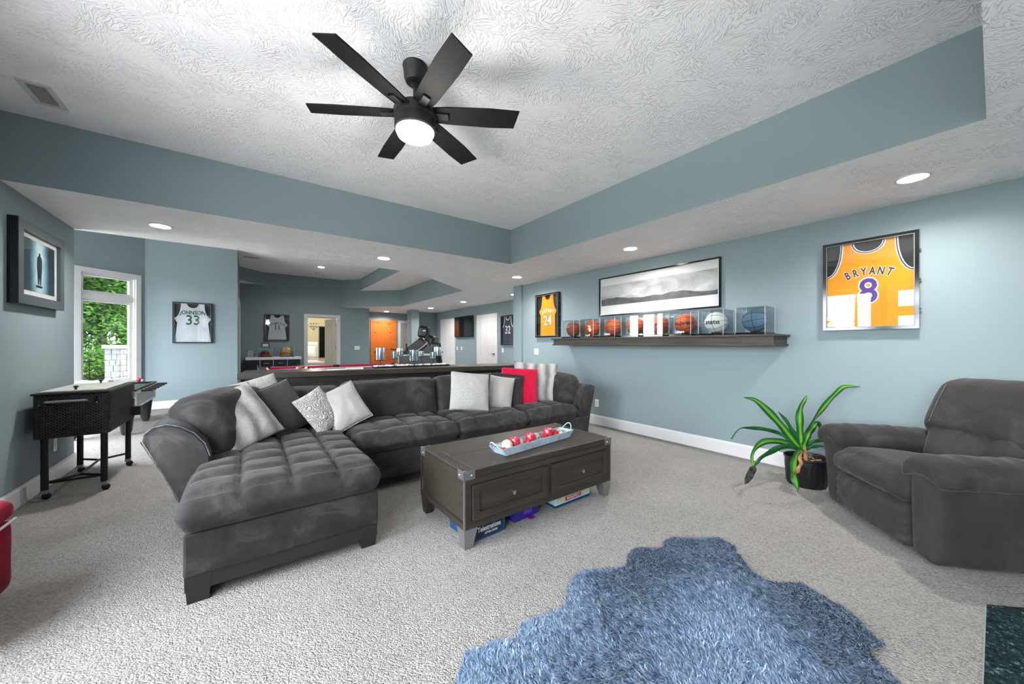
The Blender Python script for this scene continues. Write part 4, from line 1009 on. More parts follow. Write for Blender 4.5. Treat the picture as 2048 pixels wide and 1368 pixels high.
for x in (0, Lx):
    for y in (0, Ly):
        sx, sy = (1 if x == 0 else -1), (1 if y == 0 else -1); q = MB(); e = .003
        xs = sorted((x - sx * e, x + sx * .075)); ys = sorted((y - sy * (e + .001), y + sy * .0005)); q.box(*xs, *ys, z1 - .052, z1 + .001)
        ys2 = sorted((y - sy * e, y + sy * .075)); xs2 = sorted((x - sx * e, x + sx * .0005)); q.box(*xs2, *ys2, z1 - .052, z1 + .001); q.box(*sorted((x - sx * e, x + sx * .02)), *sorted((y - sy * e, y + sy * .02)), z1, z1 + .002)
        br_ = q.build('corner_bracket', 'brushed_steel', ct)
        q = MB(); q.sphere((x + sx * .05, y - sy * .005, z1 - .028), .006, 8); q.sphere((x - sx * .005, y + sy * .05, z1 - .028), .006, 8); q.build('rivet', 'steel', br_, 60)
        q = MB(); q.box(*sorted((x - sx * .002, x + sx * .008)), *sorted((y - sy * .002, y + sy * .008)), z0, z1 - .05); q.build('corner_strip', 'brushed_steel' if y == 0 else 'walnut_dark', ct)
        q = MB(); w0, w1 = .095, .055; a = (x, y); top = [(x, y), (x + sx * w0, y), (x + sx * w0, y + sy * w0), (x, y + sy * w0)]; bot = [(x + sx * .012, y + sy * .012), (x + sx * (.012 + w1), y + sy * .012), (x + sx * (.012 + w1), y + sy * (.012 + w1)), (x + sx * .012, y + sy * (.012 + w1))]
        q.add([(*p, z0) for p in top] + [(*p, 0) for p in bot], [(0, 1, 2, 3), (7, 6, 5, 4)] + [(i, i + 4, (i + 1) % 4 + 4, (i + 1) % 4) for i in range(4)]); q.build('leg', 'brushed_steel' if y == 0 else 'walnut_dark_z', ct)

# boxes of games under the table
o = thing('game_box', 'dark blue board game box with white lettering under the coffee table', 'game box', (1.13, 1.955, 0), .06)
q = MB(); q.box(0, .27, 0, .27, 0, .105, bev=.002); b = q.build('box_body', 'box_blue', o); q = MB(); q.box(.02, .25, -.0015, 0, .014, .1); q.build('box_panel', 'box_navy', b)
R9 = Matrix.Rotation(PI / 2, 4, 'X'); lettering('lettering', 'Telestrations', .044, 'ink_white', b, (.135, -.003, .066), .0008, .8, rot=R9); lettering('lettering', 'AFTER DARK', .02, 'ink_white', b, (.15, -.003, .033), .0004, .9, rot=R9)
o = thing('game_box', 'purple game box with a ribbon tab under the coffee table', 'game box', (1.50, 2.0, 0), .1); q = MB(); q.box(0, .24, 0, .2, 0, .085, bev=.003); b = q.build('box_body', 'box_purple', o); q = MB(); q.box(.09, .17, -.001, 0, .03, .065); q.build('box_panel', 'box_violet', b); q = MB(); q.box(.12, .17, -.04, 0, .001, .004); q.build('ribbon_tab', 'tag_purple', o)
o = thing('game_box', 'pale board game box with red lettering under the coffee table', 'game box', (1.88, 1.99, 0), .03); q = MB(); q.box(0, .40, 0, .26, 0, .018, bev=.001); q.build('box_bottom', 'box_blue', o); q = MB(); q.box(.002, .398, .002, .258, .018, .075, bev=.001); b = q.build('box_lid', 'box_lightblue', o)
q = MB(); q.box(.01, .39, .0005, .002, .028, .072); q.build('box_panel', 'box_cream', b); q = MB(); q.box(.11, .29, -.0005, .0005, .03, .062); q.build('box_banner', 'ink_red', b); lettering('lettering', 'MONOPOLY', .034, 'ink_white', b, (.2, -.0015, .046), .0008, .78, rot=R9)

# tray of candles and balls
ty = .14
tr = thing('decor_tray', 'weathered pale blue wooden tray with loop handles on the coffee table', 'tray', (1.78, 2.115, .481), ty)
hx, hy, hh = .36, .062, .055; fl_ = .045
q = MB(); q.box(-hx, hx, -hy, hy, 0, .008); q.build('tray_bottom', 'tray_blue', tr)
for s in (-1, 1):
    q = MB(); q.add([(-hx, s * hy, 0), (hx, s * hy, 0), (hx + fl_, s * (hy + .012), hh), (-hx - fl_, s * (hy + .012), hh), (-hx, s * (hy - .007), 0), (hx, s * (hy - .007), 0), (hx + fl_, s * (hy + .005), hh), (-hx - fl_, s * (hy + .005), hh)], [(0, 1, 2, 3), (7, 6, 5, 4), (0, 4, 5, 1), (1, 5, 6, 2), (2, 6, 7, 3), (3, 7, 4, 0)]); q.build('tray_side', 'tray_blue', tr)
    q = MB(); q.add([(s * hx, -hy, 0), (s * hx, hy, 0), (s * (hx + fl_), hy + .01, hh), (s * (hx + fl_), -hy - .01, hh), (s * (hx - .007), -hy, 0), (s * (hx - .007), hy, 0), (s * (hx + fl_ - .007), hy + .01, hh), (s * (hx + fl_ - .007), -hy - .01, hh)], [(0, 1, 2, 3), (7, 6, 5, 4), (0, 4, 5, 1), (1, 5, 6, 2), (2, 6, 7, 3), (3, 7, 4, 0)]); q.build('tray_end', 'tray_blue', tr)
    q = MB(); q.tube([(s * (hx + .012 + .075 * math.sin(a) * .9), .05 * math.cos(a), .012 + .085 * math.sin(a)) for a in [PI * k / 14 for k in range(15)]], .0045, 6); q.build('tray_handle', 'tray_blue', tr, 60)
TM = Matrix.Translation((1.78, 2.115, .489)) @ Matrix.Rotation(ty, 4, 'Z')
for (x, y, m_, r, lb, nm) in ((-.30, -.005, 'rattan_white', .042, 'large white speckled rattan ball at the tray end', 'rattan_ball'), (-.145, .02, 'rattan_white', .03, 'small white rattan ball between two red candles', 'rattan_ball'),
                              (-.335, .034, 'deco_gray', .024, 'grey ornament ball beside the large rattan ball', 'ornament_ball'), (-.352, -.03, 'deco_red', .022, 'small red ball below the large rattan ball', 'ornament_ball'),
                              (-.115, -.032, 'deco_red', .026, 'orange red ball in front of the small rattan ball', 'ornament_ball'), (.04, .025, 'rattan_white', .034, 'white rattan ball behind the dark ball', 'rattan_ball'),
                              (.035, -.030, 'deco_dark', .028, 'dark glass ball in the tray', 'ornament_ball'), (.095, -.012, 'deco_red', .03, 'red ball between dark ball and third candle', 'ornament_ball'),
                              (.245, .0, 'deco_red', .032, 'shiny red ball beside the tray handle', 'ornament_ball'), (.29, -.028, 'rattan_white', .024, 'white ball at the handle end of the tray', 'rattan_ball'), (.33, .018, 'deco_gray', .026, 'speckled grey ball against the tray end', 'ornament_ball')):
    q = MB(); q.sphere((0, 0, 0), r, 18); b = q.build(nm, m_, None, 180); b.location = TM @ Vector((x, y, r)); tag(b, lb, 'ball', 'balls in the tray')
for (x, h, lb) in ((-.21, .08, 'red pillar candle nearest the large rattan ball'), (-.045, .08, 'red pillar candle in the middle of the tray'), (.165, .085, 'red pillar candle beside the shiny red ball')):
    o = thing('pillar_candle', lb, 'candle', TM @ Vector((x, .006, 0)), group='candles in the tray'); q = MB(); q.lathe([(.034, 0), (.037, .006), (.037, h - .006), (.033, h), (.014, h - .006), (.004, h - .008)], 24); q.build('wax', 'candle_red', o, 40); q = MB(); q.tube([(0, 0, h - .008), (.002, 0, h + .008)], .0012, 5); q.build('wick', 'ink_white', o)

# ================================================================== RECLINER
AU = math.atan2(.653, .757)
rc = thing('recliner', 'wide charcoal suede recliner armchair facing away from the corner', 'armchair', (3.026, .24, 0), AU)
# local: x along the front (0 near arm .. .925 far arm), -y into the depth (back), z up
RM = 'suede_recliner'


def wob(seed, a=.008, b=.004): return lambda p, u, v, w: p + Vector((nz(p, 6, seed), nz(p, 6, seed + 3), nz(p, 6, seed + 6))) * a + Vector((0, 0, nz(p, 16, seed) * b))


def rarm(xc, flare, seed):
    def fn(p, u, v, w):
        t = (w + 1) / 2; q = Vector((p.x * (1 + .38 * t) + flare * .045 * t * t, p.y, p.z)); q.y -= 0 if v < .3 else (.02 * (1 - t)); return q + Vector((nz(q, 5, seed), 0, nz(q, 5, seed + 2))) * .008
    q = softbox(.15, .86, .53, .05, (10, 20, 16), fn, Mx=Matrix.Translation((xc, -.45, .272))); a = q.build('arm', RM, rc, 180)

    def fp(p, u, v, w):
        e = nz((p.x * 2, p.y * 9, 0), 2.2, seed) * .010; return p + Vector((0, 0, -.05 * u * u + .02 * (1 - v * v) + e)) + Vector((.012 * u * nz(p, 14, seed), 0, 0))
    q = softbox(.265, .80, .125, .058, (14, 40, 8), fp, Mx=Matrix.Translation((xc + flare * .03, -.40, .545)) @ Matrix.Rotation(.03, 4, 'X')); q.build('arm_pad', RM, rc, 180)
    return a


rarm(.078, -1, 31); rarm(.845, 1, 33)


def front(p, u, v, w):
    k = (1 - u ** 6); g = nz((p.x * 3, p.z * 3, 0), 5, 8) * .006; pl_ = .008 * math.sin(p.z * 120) * max(0, abs(u) - .8) * 5 * (1 if v > 0 else 0)
    return p + Vector((0, ((.02 * (1 - w * w)) * k + g + pl_ if v > 0 else 0), 0))


q = softbox(.61, .12, .27, .04, (30, 6, 16), front, Mx=Matrix.Translation((.4625, -.075, .165))); q.build('footrest_panel', RM, rc, 180)


def bul(p, u, v, w):
    k = 1 - u ** 6; f = max(0, v); e = nz((p.x * 3, p.y, p.z), 6, 4) * .009 + math.sin(p.x * 70) * .002 * max(0, abs(u) - .5)
    return p + Vector((0, .05 * f * k * (1 - w * w) + e, .02 * k * (1 - v * v)))


q = softbox(.625, .56, .20, .085, (34, 26, 12), bul, Mx=Matrix.Translation((.4625, -.285, .375)) @ Matrix.Rotation(.05, 4, 'X')); st = q.build('seat_cushion', RM, rc, 180)
q = softbox(.64, .22, .34, .08, (24, 8, 14), wob(41, .012, .006), Mx=Matrix.Translation((.4625, -.66, .56)) @ Matrix.Rotation(math.radians(12), 4, 'X')); q.build('lumbar_cushion', RM, rc, 180)


def head(p, u, v, w): return p + Vector((-.07 * u * max(0, w) ** 2, .03 * (1 - u * u) * (1 - w * w) if v > 0 else 0, -.02 * u * u)) + Vector((nz(p, 5, 44), nz(p, 5, 45), nz(p, 5, 46))) * .012


q = softbox(.76, .25, .44, .09, (26, 8, 20), head, Mx=Matrix.Translation((.4625, -.745, .80)) @ Matrix.Rotation(math.radians(17), 4, 'X')); hd = q.build('headrest_cushion', RM, rc, 180)
q = MB(Matrix.Translation((.4625, -.745, .80)) @ Matrix.Rotation(math.radians(17), 4, 'X'))
for dx in (0,):
    q.tube([(.26 + dx - .02 * (k / 8), .128 + .022 * (1 - (k / 8 - .4) ** 2), -.15 + .30 * k / 8) for k in range(9)], .0018, 5)
q.build('seam', 'deco_dark', hd, 60)
q = MB(); q.box(.06, .865, -.88, -.10, .03, .34, bev=.02); q.build('base', RM, rc)
q = softbox(.74, .16, .72, .06, (10, 6, 12), None, Mx=Matrix.Translation((.4625, -.84, .42)) @ Matrix.Rotation(math.radians(8), 4, 'X')); q.build('back_shell', RM, rc, 180)
for x in (.1, .8):
    for y in (-.15, -.8): q = MB(); q.box(x, x + .04, y - .02, y + .02, 0, .035); q.build('foot', 'black_plastic', rc)

# ================================================================== PLANT
pc = Vector((4.02, 1.01, 0))
pot = thing('plant_pot', 'ribbed black plastic nursery pot on the carpet beside the recliner', 'pot', pc)
q = MB(); n = 96; prof = [(.135, 0), (.142, .02), (.153, .18), (.156, .195), (.156, .23), (.164, .237), (.164, .25), (.156, .25), (.150, .225), (.14, .03)]; vs = []
for i, (r, z) in enumerate(prof):
    for k in range(n): rr_ = r + (.0035 if (1 <= i <= 2 and (k // 2) % 2) else 0); vs.append((rr_ * math.cos(2 * PI * k / n), rr_ * math.sin(2 * PI * k / n), z))
q.add(vs, [(i * n + k, i * n + (k + 1) % n, (i + 1) * n + (k + 1) % n, (i + 1) * n + k) for i in range(len(prof) - 1) for k in range(n)] + [tuple(range(n))[::-1], tuple((len(prof) - 1) * n + k for k in range(n))]); q.build('pot_wall', 'black_plastic', pot, 30)
q = MB(); q.lathe([(.147, .18), (.147, .205), (.08, .212), (.01, .215)], 24); q.build('soil', 'soil', pot, 50)
for k in range(7): q = MB(); a = k * 1.9; q.bar((.06 * math.cos(a) + .03, .06 * math.sin(a), .218), (.06 * math.cos(a) + .06, .06 * math.sin(a) + .03 * math.sin(k * 5), .223), .012, .006); q.build('bark_chip', 'leaf_dry', pot)
plant = thing('corn_plant', 'corn plant with long arching yellow-striped green leaves', 'houseplant', (pc.x, pc.y, .22))
base_dep = pc.x * FW[0] + pc.y * FW[1]
q = MB(); q.tube([(0, 0, -.02), (-.01, .005, .06), (-.005, .01, .12)], [.016, .014, .010], 8); q.build('stalk', 'leaf_dry', plant, 60)


def leaf(px, m, w, dd, seed, twist=0.0, name='leaf', fold=.35, wavy=.007, pw=1.3):
    """px: pixel path of the midrib from the stalk outwards; dd: how far the tip leans towards (-) or away from (+) the viewer"""
    P = []; nseg = 22; px = [Vector((a, b)) for a, b in px]; L = [0]
    for a, b in zip(px, px[1:]): L.append(L[-1] + (b - a).length)
    for k in range(nseg + 1):
        s = L[-1] * k / nseg; i = max(j for j in range(len(L) - 1) if L[j] <= s + 1e-6); f = (s - L[i]) / (L[i + 1] - L[i]); p0 = px[max(0, i - 1)]; p1, p2 = px[i], px[i + 1]; p3 = px[min(len(px) - 1, i + 2)]
        c = .5 * ((2 * p1) + (p2 - p0) * f + (2 * p0 - 5 * p1 + 4 * p2 - p3) * f * f + (-p0 + 3 * p1 - 3 * p2 + p3) * f ** 3)
        P.append(dp(c.x, c.y, base_dep + dd * (k / nseg) ** pw) - Vector((pc.x, pc.y, .22)))
    vs = []; fs = []; uv = []; view = Vector((FW[0], FW[1], 0))
    for k, p in enumerate(P):
        t = (P[min(nseg, k + 1)] - P[max(0, k - 1)]).normalized(); a = k / nseg; wd = w * min(1, a * 5 + .25) * (1 - max(0, (a - .55) / .45) ** 1.8) + .002
        side = t.cross(view).normalized(); nrm = side.cross(t); ang = twist * math.sin(a * 5 + seed); side, nrm = side * math.cos(ang) + nrm * math.sin(ang), nrm * math.cos(ang) - side * math.sin(ang)
        for j, u in enumerate((-1, -.5, 0, .5, 1)):
            wv = wavy * math.sin(a * 17 + seed + (2 if u > 0 else 0)) * abs(u); vs.append(p + side * wd * u + nrm * (abs(u) * fold * wd + wv)); uv.append((.5 + u / 2, a))
    for k in range(nseg):
        for j in range(4): fs.append((k * 5 + j, k * 5 + j + 1, k * 5 + j + 6, k * 5 + j + 5))
    me = bpy.data.meshes.new(name); me.from_pydata(vs, [], fs); me.update(); ul = me.uv_layers.new(name='UVMap')
    for lp in me.loops: ul.data[lp.index].uv = uv[lp.vertex_index]
    o = bpy.data.objects.new(name, me); COL.objects.link(o); me.materials.append(M[m]); o.parent = plant; me.polygons.foreach_set('use_smooth', [True] * len(me.polygons)); return o


Bx = (1606, 902)
leaf([Bx, (1590, 884), (1563, 850), (1530, 815), (1508, 799), (1487, 795)], 'leaf_striped', .030, -.10, 1)
leaf([Bx, (1604, 880), (1601, 845), (1603, 815), (1610, 800), (1615, 791)], 'leaf_striped', .033, .02, 2)
leaf([Bx, (1612, 880), (1630, 840), (1652, 812), (1675, 785), (1690, 773), (1721, 773)], 'leaf_striped', .026, -.06, 3, .4)
leaf([Bx, (1585, 885), (1562, 868), (1535, 860), (1500, 856), (1480, 858), (1463, 878)], 'leaf_dark', .014, -.12, 4, .35)
leaf([Bx, (1582, 890), (1560, 883), (1530, 884), (1513, 895), (1505, 915), (1507, 935)], 'leaf_striped', .024, -.25, 5)
leaf([Bx, (1585, 893), (1565, 895), (1540, 905), (1522, 918), (1507, 934)], 'leaf_dark', .022, -.28, 6)
leaf([(1507, 932), (1506, 940), (1498, 955), (1491, 965)], 'leaf_dead', .030, -.02, 7, name='dead_leaf', fold=.15, wavy=.002).location = Vector(dp(1507, 934, base_dep - .26) - dp(1507, 934, base_dep))
leaf([Bx, (1598, 905), (1592, 925), (1590, 940), (1592, 960), (1597, 985)], 'leaf_striped', .034, -.25, 8, pw=.35)
leaf([Bx, (1603, 915), (1602, 932), (1596, 942), (1584, 950)], 'leaf_dry', .018, -.26, 9, name='dry_leaf', pw=.35)
leaf([Bx, (1612, 885), (1622, 862), (1632, 850), (1636, 842)], 'leaf_striped', .026, -.06, 10)
leaf([Bx, (1596, 878), (1582, 855), (1568, 835), (1555, 822)], 'leaf_dark', .017, .05, 11)
leaf([Bx, (1614, 893), (1628, 884), (1645, 881), (1660, 886)], 'leaf_dark', .016, .03, 12)
leaf([Bx, (1616, 897), (1632, 893), (1650, 893)], 'leaf_dark', .014, .0, 13)
leaf([Bx, (1614, 880), (1628, 855), (1636, 846), (1640, 852), (1636, 866)], 'leaf_dark', .022, .04, 14)

# ================================================================== BLUE FUR RUG
RP = [zp(*p)[:2] for p in [(915, 1368), (930, 1315), (985, 1290), (1030, 1285), (1040, 1255), (1060, 1245), (1095, 1235), (1130, 1225), (1135, 1190), (1145, 1162), (1165, 1147), (1210, 1143), (1252, 1135), (1256, 1110), (1270, 1097), (1325, 1097), (1330, 1081), (1345, 1076), (1400, 1080), (1440, 1078), (1470, 1095), (1482, 1115), (1500, 1140), (1530, 1160), (1558, 1167), (1600, 1165), (1640, 1188), (1700, 1225), (1735, 1262), (1772, 1296), (1735, 1303), (1765, 1335), (1800, 1368)]]
RP += [(1.83, .10), (1.60, .02), (1.30, .10), (1.05, .02), (.80, .20), (.62, .42), (.68, .62), (.50, .80), (.52, 1.02)]
rug = thing('fur_rug', 'irregular blue shaggy fur rug lying on the carpet', 'rug', (1.4, .7, 0))


def inside(x, y):
    c = np.zeros(x.shape, bool); n = len(RP)
    for i in range(n):
        x1, y1 = RP[i]; x2, y2 = RP[(i + 1) % n]; m_ = ((y1 > y) != (y2 > y)) & (x < (x2 - x1) * (y - y1) / (y2 - y1 + 1e-12) + x1); c ^= m_
    return c


def edged(x, y):
    d = np.full(x.shape, 9.); n = len(RP)
    for i in range(n):
        a = np.array(RP[i]); b = np.array(RP[(i + 1) % n]); ab = b - a; t = np.clip(((x - a[0]) * ab[0] + (y - a[1]) * ab[1]) / (ab @ ab), 0, 1); d = np.minimum(d, np.hypot(x - a[0] - t * ab[0], y - a[1] - t * ab[1]))
    return d


def rugh(x, y):
    f = .014 + .012 * np.sin(5 * x - 3 * y + 1.5 * np.sin(3 * y)) * np.sin(4 * y + 2 * x) + .007 * np.sin(17 * x + 9 * y + 2 * np.sin(7 * y))
    a = (x - 1.22) * .80 - (y - 1.0) * .6; f = f + .03 * np.exp(-(a / .035) ** 2) * np.exp(-((x - 1.2) ** 2 + (y - 1.05) ** 2) / .06); return np.maximum(f, .004)


gx = np.arange(.42, 2.52, .014); gy = np.arange(-.02, 1.42, .014); X, Y = np.meshgrid(gx, gy, indexing='ij'); inn = inside(X, Y); Hh = rugh(X, Y) * np.clip(edged(X, Y) / .05, .25, 1)
ids = {}; vs = []; fs = []


def rv(i, j):
    if (i, j) not in ids: ids[i, j] = len(vs); vs.append((X[i, j] - 1.4, Y[i, j] - .7, Hh[i, j]))
    return ids[i, j]


for i in range(len(gx) - 1):
    for j in range(len(gy) - 1):
        if inn[i, j] and inn[i + 1, j] and inn[i, j + 1] and inn[i + 1, j + 1]: fs.append((rv(i, j), rv(i + 1, j), rv(i + 1, j + 1), rv(i, j + 1)))
link('backing', MB().add(vs, fs).mesh('backing'), 'rug_blue', rug, 180)
NF = 210000
fx = rng.uniform(.42, 2.52, NF); fy = rng.uniform(-.02, 1.42, NF); ok = inside(fx, fy); fx, fy = fx[ok], fy[ok]; N_ = len(fx); ed = np.clip(edged(fx, fy) / .05, .3, 1); fz = rugh(fx, fy) * ed
clump = np.sin(61 * fx + 3 * np.sin(23 * fy)) * np.sin(57 * fy + 3 * np.sin(19 * fx)); th = 2.3 + .8 * clump + 1.1 * np.sin(2.7 * fx + 1.3 * fy) + .9 * np.sin(6.1 * fy - 3.3 * fx) + rng.normal(0, .45, N_)
ln = rng.uniform(.014, .034, N_) * (1 + .35 * clump) * (.6 + .4 * ed); up = rng.uniform(.25, .8, N_); dx, dy = np.cos(th), np.sin(th); wd = rng.uniform(.0012, .0030, N_)
px_, py_ = -dy * wd, dx * wd
p0 = np.stack([fx - 1.4 - px_, fy - .7 - py_, fz], 1); p1 = np.stack([fx - 1.4 + px_, fy - .7 + py_, fz], 1)
mx_, my_, mz_ = fx - 1.4 + dx * ln * .45, fy - .7 + dy * ln * .45, fz + ln * up * .75
p2 = np.stack([mx_ + px_ * .9, my_ + py_ * .9, mz_], 1); p3 = np.stack([mx_ - px_ * .9, my_ - py_ * .9, mz_], 1); p4 = np.stack([fx - 1.4 + dx * ln, fy - .7 + dy * ln, fz + ln * up * .8], 1)
V = np.stack([p0, p1, p2, p3, p4], 1).reshape(-1, 3); me = bpy.data.meshes.new('fur'); me.vertices.add(len(V)); me.vertices.foreach_set('co', V.ravel())
base = np.arange(N_) * 5; Q = np.stack([base, base + 1, base + 2, base + 3, base + 3, base + 2, base + 4], 1).ravel(); me.loops.add(len(Q)); me.loops.foreach_set('vertex_index', Q.astype(np.int32))
me.polygons.add(2 * N_); st_ = np.stack([np.arange(N_) * 7, np.arange(N_) * 7 + 4], 1).ravel(); tt = np.tile([4, 3], N_); me.polygons.foreach_set('loop_start', st_.astype(np.int32)); me.polygons.foreach_set('loop_total', tt.astype(np.int32)); me.update(calc_edges=True)
fo = bpy.data.objects.new('fur', me); COL.objects.link(fo); me.materials.append(M['rug_fibre']); fo.parent = rug; fo['kind'] = 'stuff'

# ================================================================== BAR TABLE, CANDLES
BA = math.atan2(-.48, 3.55)
bar = thing('bar_table', 'long dark wooden bar table behind the sofa', 'bar table', (-.1, 5.1, 0), BA)
q = MB(); q.box(0, 3.72, 0, .6, .85, .92, bev=.006); q.build('bar_top', 'bar_wood', bar)
q = MB(); q.box(.06, 3.66, .05, .55, .80, .85); q.build('apron', 'black_metal', bar)
for x in (.12, 1.25, 2.45, 3.6):
    for y in (.1, .5): q = MB(); q.box(x - .03, x + .03, y - .03, y + .03, 0, .80); q.build('leg', 'black_metal', bar)
q = MB(); q.box(.12, 3.6, .48, .52, .18, .22); q.build('foot_rail', 'black_metal', bar)
BT = Matrix.Translation((-.1, 5.1, .92)) @ Matrix.Rotation(BA, 4, 'Z')
ch = thing('candle_holder', 'long black candle tray with seven stemmed glass cups and white pebbles', 'candle holder', (1.97, 5.155, .921), BA * .35)
q = MB(); q.box(-.56, .56, -.075, .075, 0, .008); q.box(-.56, .56, -.075, -.069, 0, .02); q.box(-.56, .56, .069, .075, 0, .02); q.box(-.56, -.554, -.07, .07, 0, .02); q.box(.554, .56, -.07, .07, 0, .02); q.build('tray', 'black_metal', ch)
rr = random.Random(5)
for k in range(90):
    q = MB(); x, y = rr.uniform(-.54, .54), rr.uniform(-.06, .06); q.sphere((x, y, .024), rr.uniform(.014, .021), 8, (1.2, 1, .8)); q.build('pebble', 'pebble_white', ch, 180)
for (px, z0_, z1_, r, y) in ((761, 720, 696, .062, -.01), (788, 717, 703, .045, -.03), (801, 711, 697, .045, .03), (826, 722, 700, .062, -.03), (844, 713, 702, .042, .035), (864, 717, 704, .045, -.03), (876, 712, 694, .060, .03)):
    a = yp(px, z0_, 5.15); b = yp(px, z1_, 5.15); x = a.x - 1.97; za = a.z - .921; zb = b.z - .921
    q = MB(); q.tube([(x, y, .005), (x, y, za - .006)], .006, 8); st = q.build('stem', 'black_metal', ch, 60)
    q = MB(Matrix.Translation((x, y, 0))); q.lathe([(r * 1.15, za - .006), (r * 1.18, za), (r * 1.1, za + .003)], 24); q.build('plate', 'black_metal', st, 40)
    q = MB(Matrix.Translation((x, y, 0))); q.lathe([(r, za + .003), (r, zb), (r - .003, zb), (r - .003, za + .005)], 28, cap=False); q.build('glass_cup', 'silvered_glass', ch, 40)
    q = MB(Matrix.Translation((x, y, 0))); q.lathe([(r * .5, za + .003), (r * .5, za + (zb - za) * .62), (r * .3, za + (zb - za) * .62 - .003)], 18); q.build('candle', 'ink_navy', ch, 40)
for k, (x, y, a, lb) in enumerate(((1.02, .16, .2, 'white folded leaflet lying on the bar table'), (1.24, .22, -.1, 'small white booklet beside the candle holder'))):
    q = MB(); q.box(-.11, .11, -.07, .07, 0, .006 + .006 * k); b = q.build('leaflet', 'white_plastic'); b.matrix_world = BT @ Matrix.Translation((x, y, .0005)) @ Matrix.Rotation(a, 4, 'Z'); tag(b, lb, 'leaflet')

# ================================================================== POOL TABLE
pt = thing('pool_table', 'dark wooden pool table with red felt behind the bar table', 'pool table', (.15, 7.05, 0))
PL, PW = 2.75, 1.5
q = MB(); q.box(.14, PL - .14, .14, PW - .14, .70, .765); q.build('playing_field', 'felt_red', pt)
for a in ((.0, PL, 0, .11), (.0, PL, PW - .11, PW), (0, .11, .11, PW - .11), (PL - .11, PL, .11, PW - .11)): q = MB(); q.box(*a, .72, .812, bev=.008); q.build('rail', 'bar_wood', pt)
for a in ((.2, PL / 2 - .06, .11, .16), (PL / 2 + .06, PL - .2, .11, .16), (.2, PL / 2 - .06, PW - .16, PW - .11), (PL / 2 + .06, PL - .2, PW - .16, PW - .11), (.11, .16, .2, PW - .2), (PL - .16, PL - .11, .2, PW - .2)): q = MB(); q.box(*a, .765, .808, bev=.008); q.build('cushion', 'felt_red', pt)
for x in (.13, PL / 2, PL - .13):
    for y in (.1, PW - .1): q = MB(Matrix.Translation((x, y, 0))); q.lathe([(.06, .77), (.062, .815), (.045, .815), (.045, .78)], 16); q.build('pocket', 'black_plastic', pt, 40)
q = MB(); q.box(.05, PL - .05, .05, PW - .05, .48, .72); q.build('cabinet', 'walnut_dark', pt)
for x in (.2, PL - .2):
    for y in (.2, PW - .2): q = MB(); q.lathe([(.07, 0), (.08, .05), (.06, .12), (.085, .3), (.095, .48)], 16, Mx=Matrix.Translation((x, y, 0))); q.build('leg', 'walnut_dark', pt, 40)
for k, (x, y, m_, lb) in enumerate(((.62, .95, 'rattan_white', 'ivory cue ball on the red felt'), (.68, 1.0, 'ball_orange', 'orange pool ball beside the cue ball'), (.80, .98, 'ink_purple', 'purple pool ball on the red felt'), (.76, .9, 'ink_white', 'white striped pool ball on the red felt'), (.9, 1.02, 'ink_red', 'red pool ball near the middle of the felt'))):
    q = MB(); q.sphere((0, 0, 0), .029, 14); b = q.build('pool_ball', m_, None, 180); b.location = (.15 + x, 7.05 + y, .765 + .029); tag(b, lb, 'pool ball', 'pool balls')

# ================================================================== CONSOLE CABINET
cb = thing('console_cabinet', 'navy console cabinet with a white stone top against the back wall', 'cabinet', (-.06, 11.82, 0))
W_ = 1.29
q = MB(); q.box(0, W_, -.02, .42, .83, .905, bev=.008); q.build('stone_top', 'stone_top', cb)
q = MB(); q.box(.03, W_ - .03, 0, .41, .08, .83); q.build('body', 'cabinet_navy', cb)
for k, (a, b) in enumerate(((.04, .31), (.33, .61), (.64, .94), (.97, 1.25))):
    if k in (0, 3): q = MB(); q.box(a, b, -.016, 0, .1, .81); d = q.build('door', 'cabinet_navy', cb); q = MB(); q.box(b - .05, b - .038, -.036, -.016, .45, .7); q.build('handle', 'steel', d)
    else:
        for z in (.1, .34, .58): q = MB(); q.box(a, b, -.016, 0, z, z + .22); d = q.build('drawer', 'cabinet_navy', cb); q = MB(); q.box((a + b) / 2 - .06, (a + b) / 2 + .06, -.036, -.016, z + .15, z + .162); q.build('handle', 'steel', d)
for x in (.32, .62, .95): q = MB(); q.box(x - .008, x + .008, -.02, 0, .08, .83); q.build('trim_strip', 'steel', cb)
for x in (.06, W_ - .1):
    for y in (.03, .36): q = MB(); q.box(x, x + .04, y, y + .04, 0, .08); q.build('foot', 'black_plastic', cb)
for (ch_, px, lb, sz) in (('B', 501, 'grey block letter B standing on the console', .24), ('&', 517, 'grey block ampersand standing behind the red cap case', .22)):
    vs, fs = text(ch_, sz, .006, .02); zs = [v.y for v in vs]; zmin = min(zs); me = bpy.data.meshes.new('block_letter'); me.from_pydata([(v.x, -v.z, v.y - zmin) for v in vs], [], fs); me.update()
    o = bpy.data.objects.new('block_letter', me); COL.objects.link(o); me.materials.append(M['letter_gray']); o.location = (yp(px, 700, 11.95).x, 11.95 if ch_ == 'B' else 12.1, .9055); tag(o, lb, 'letter')


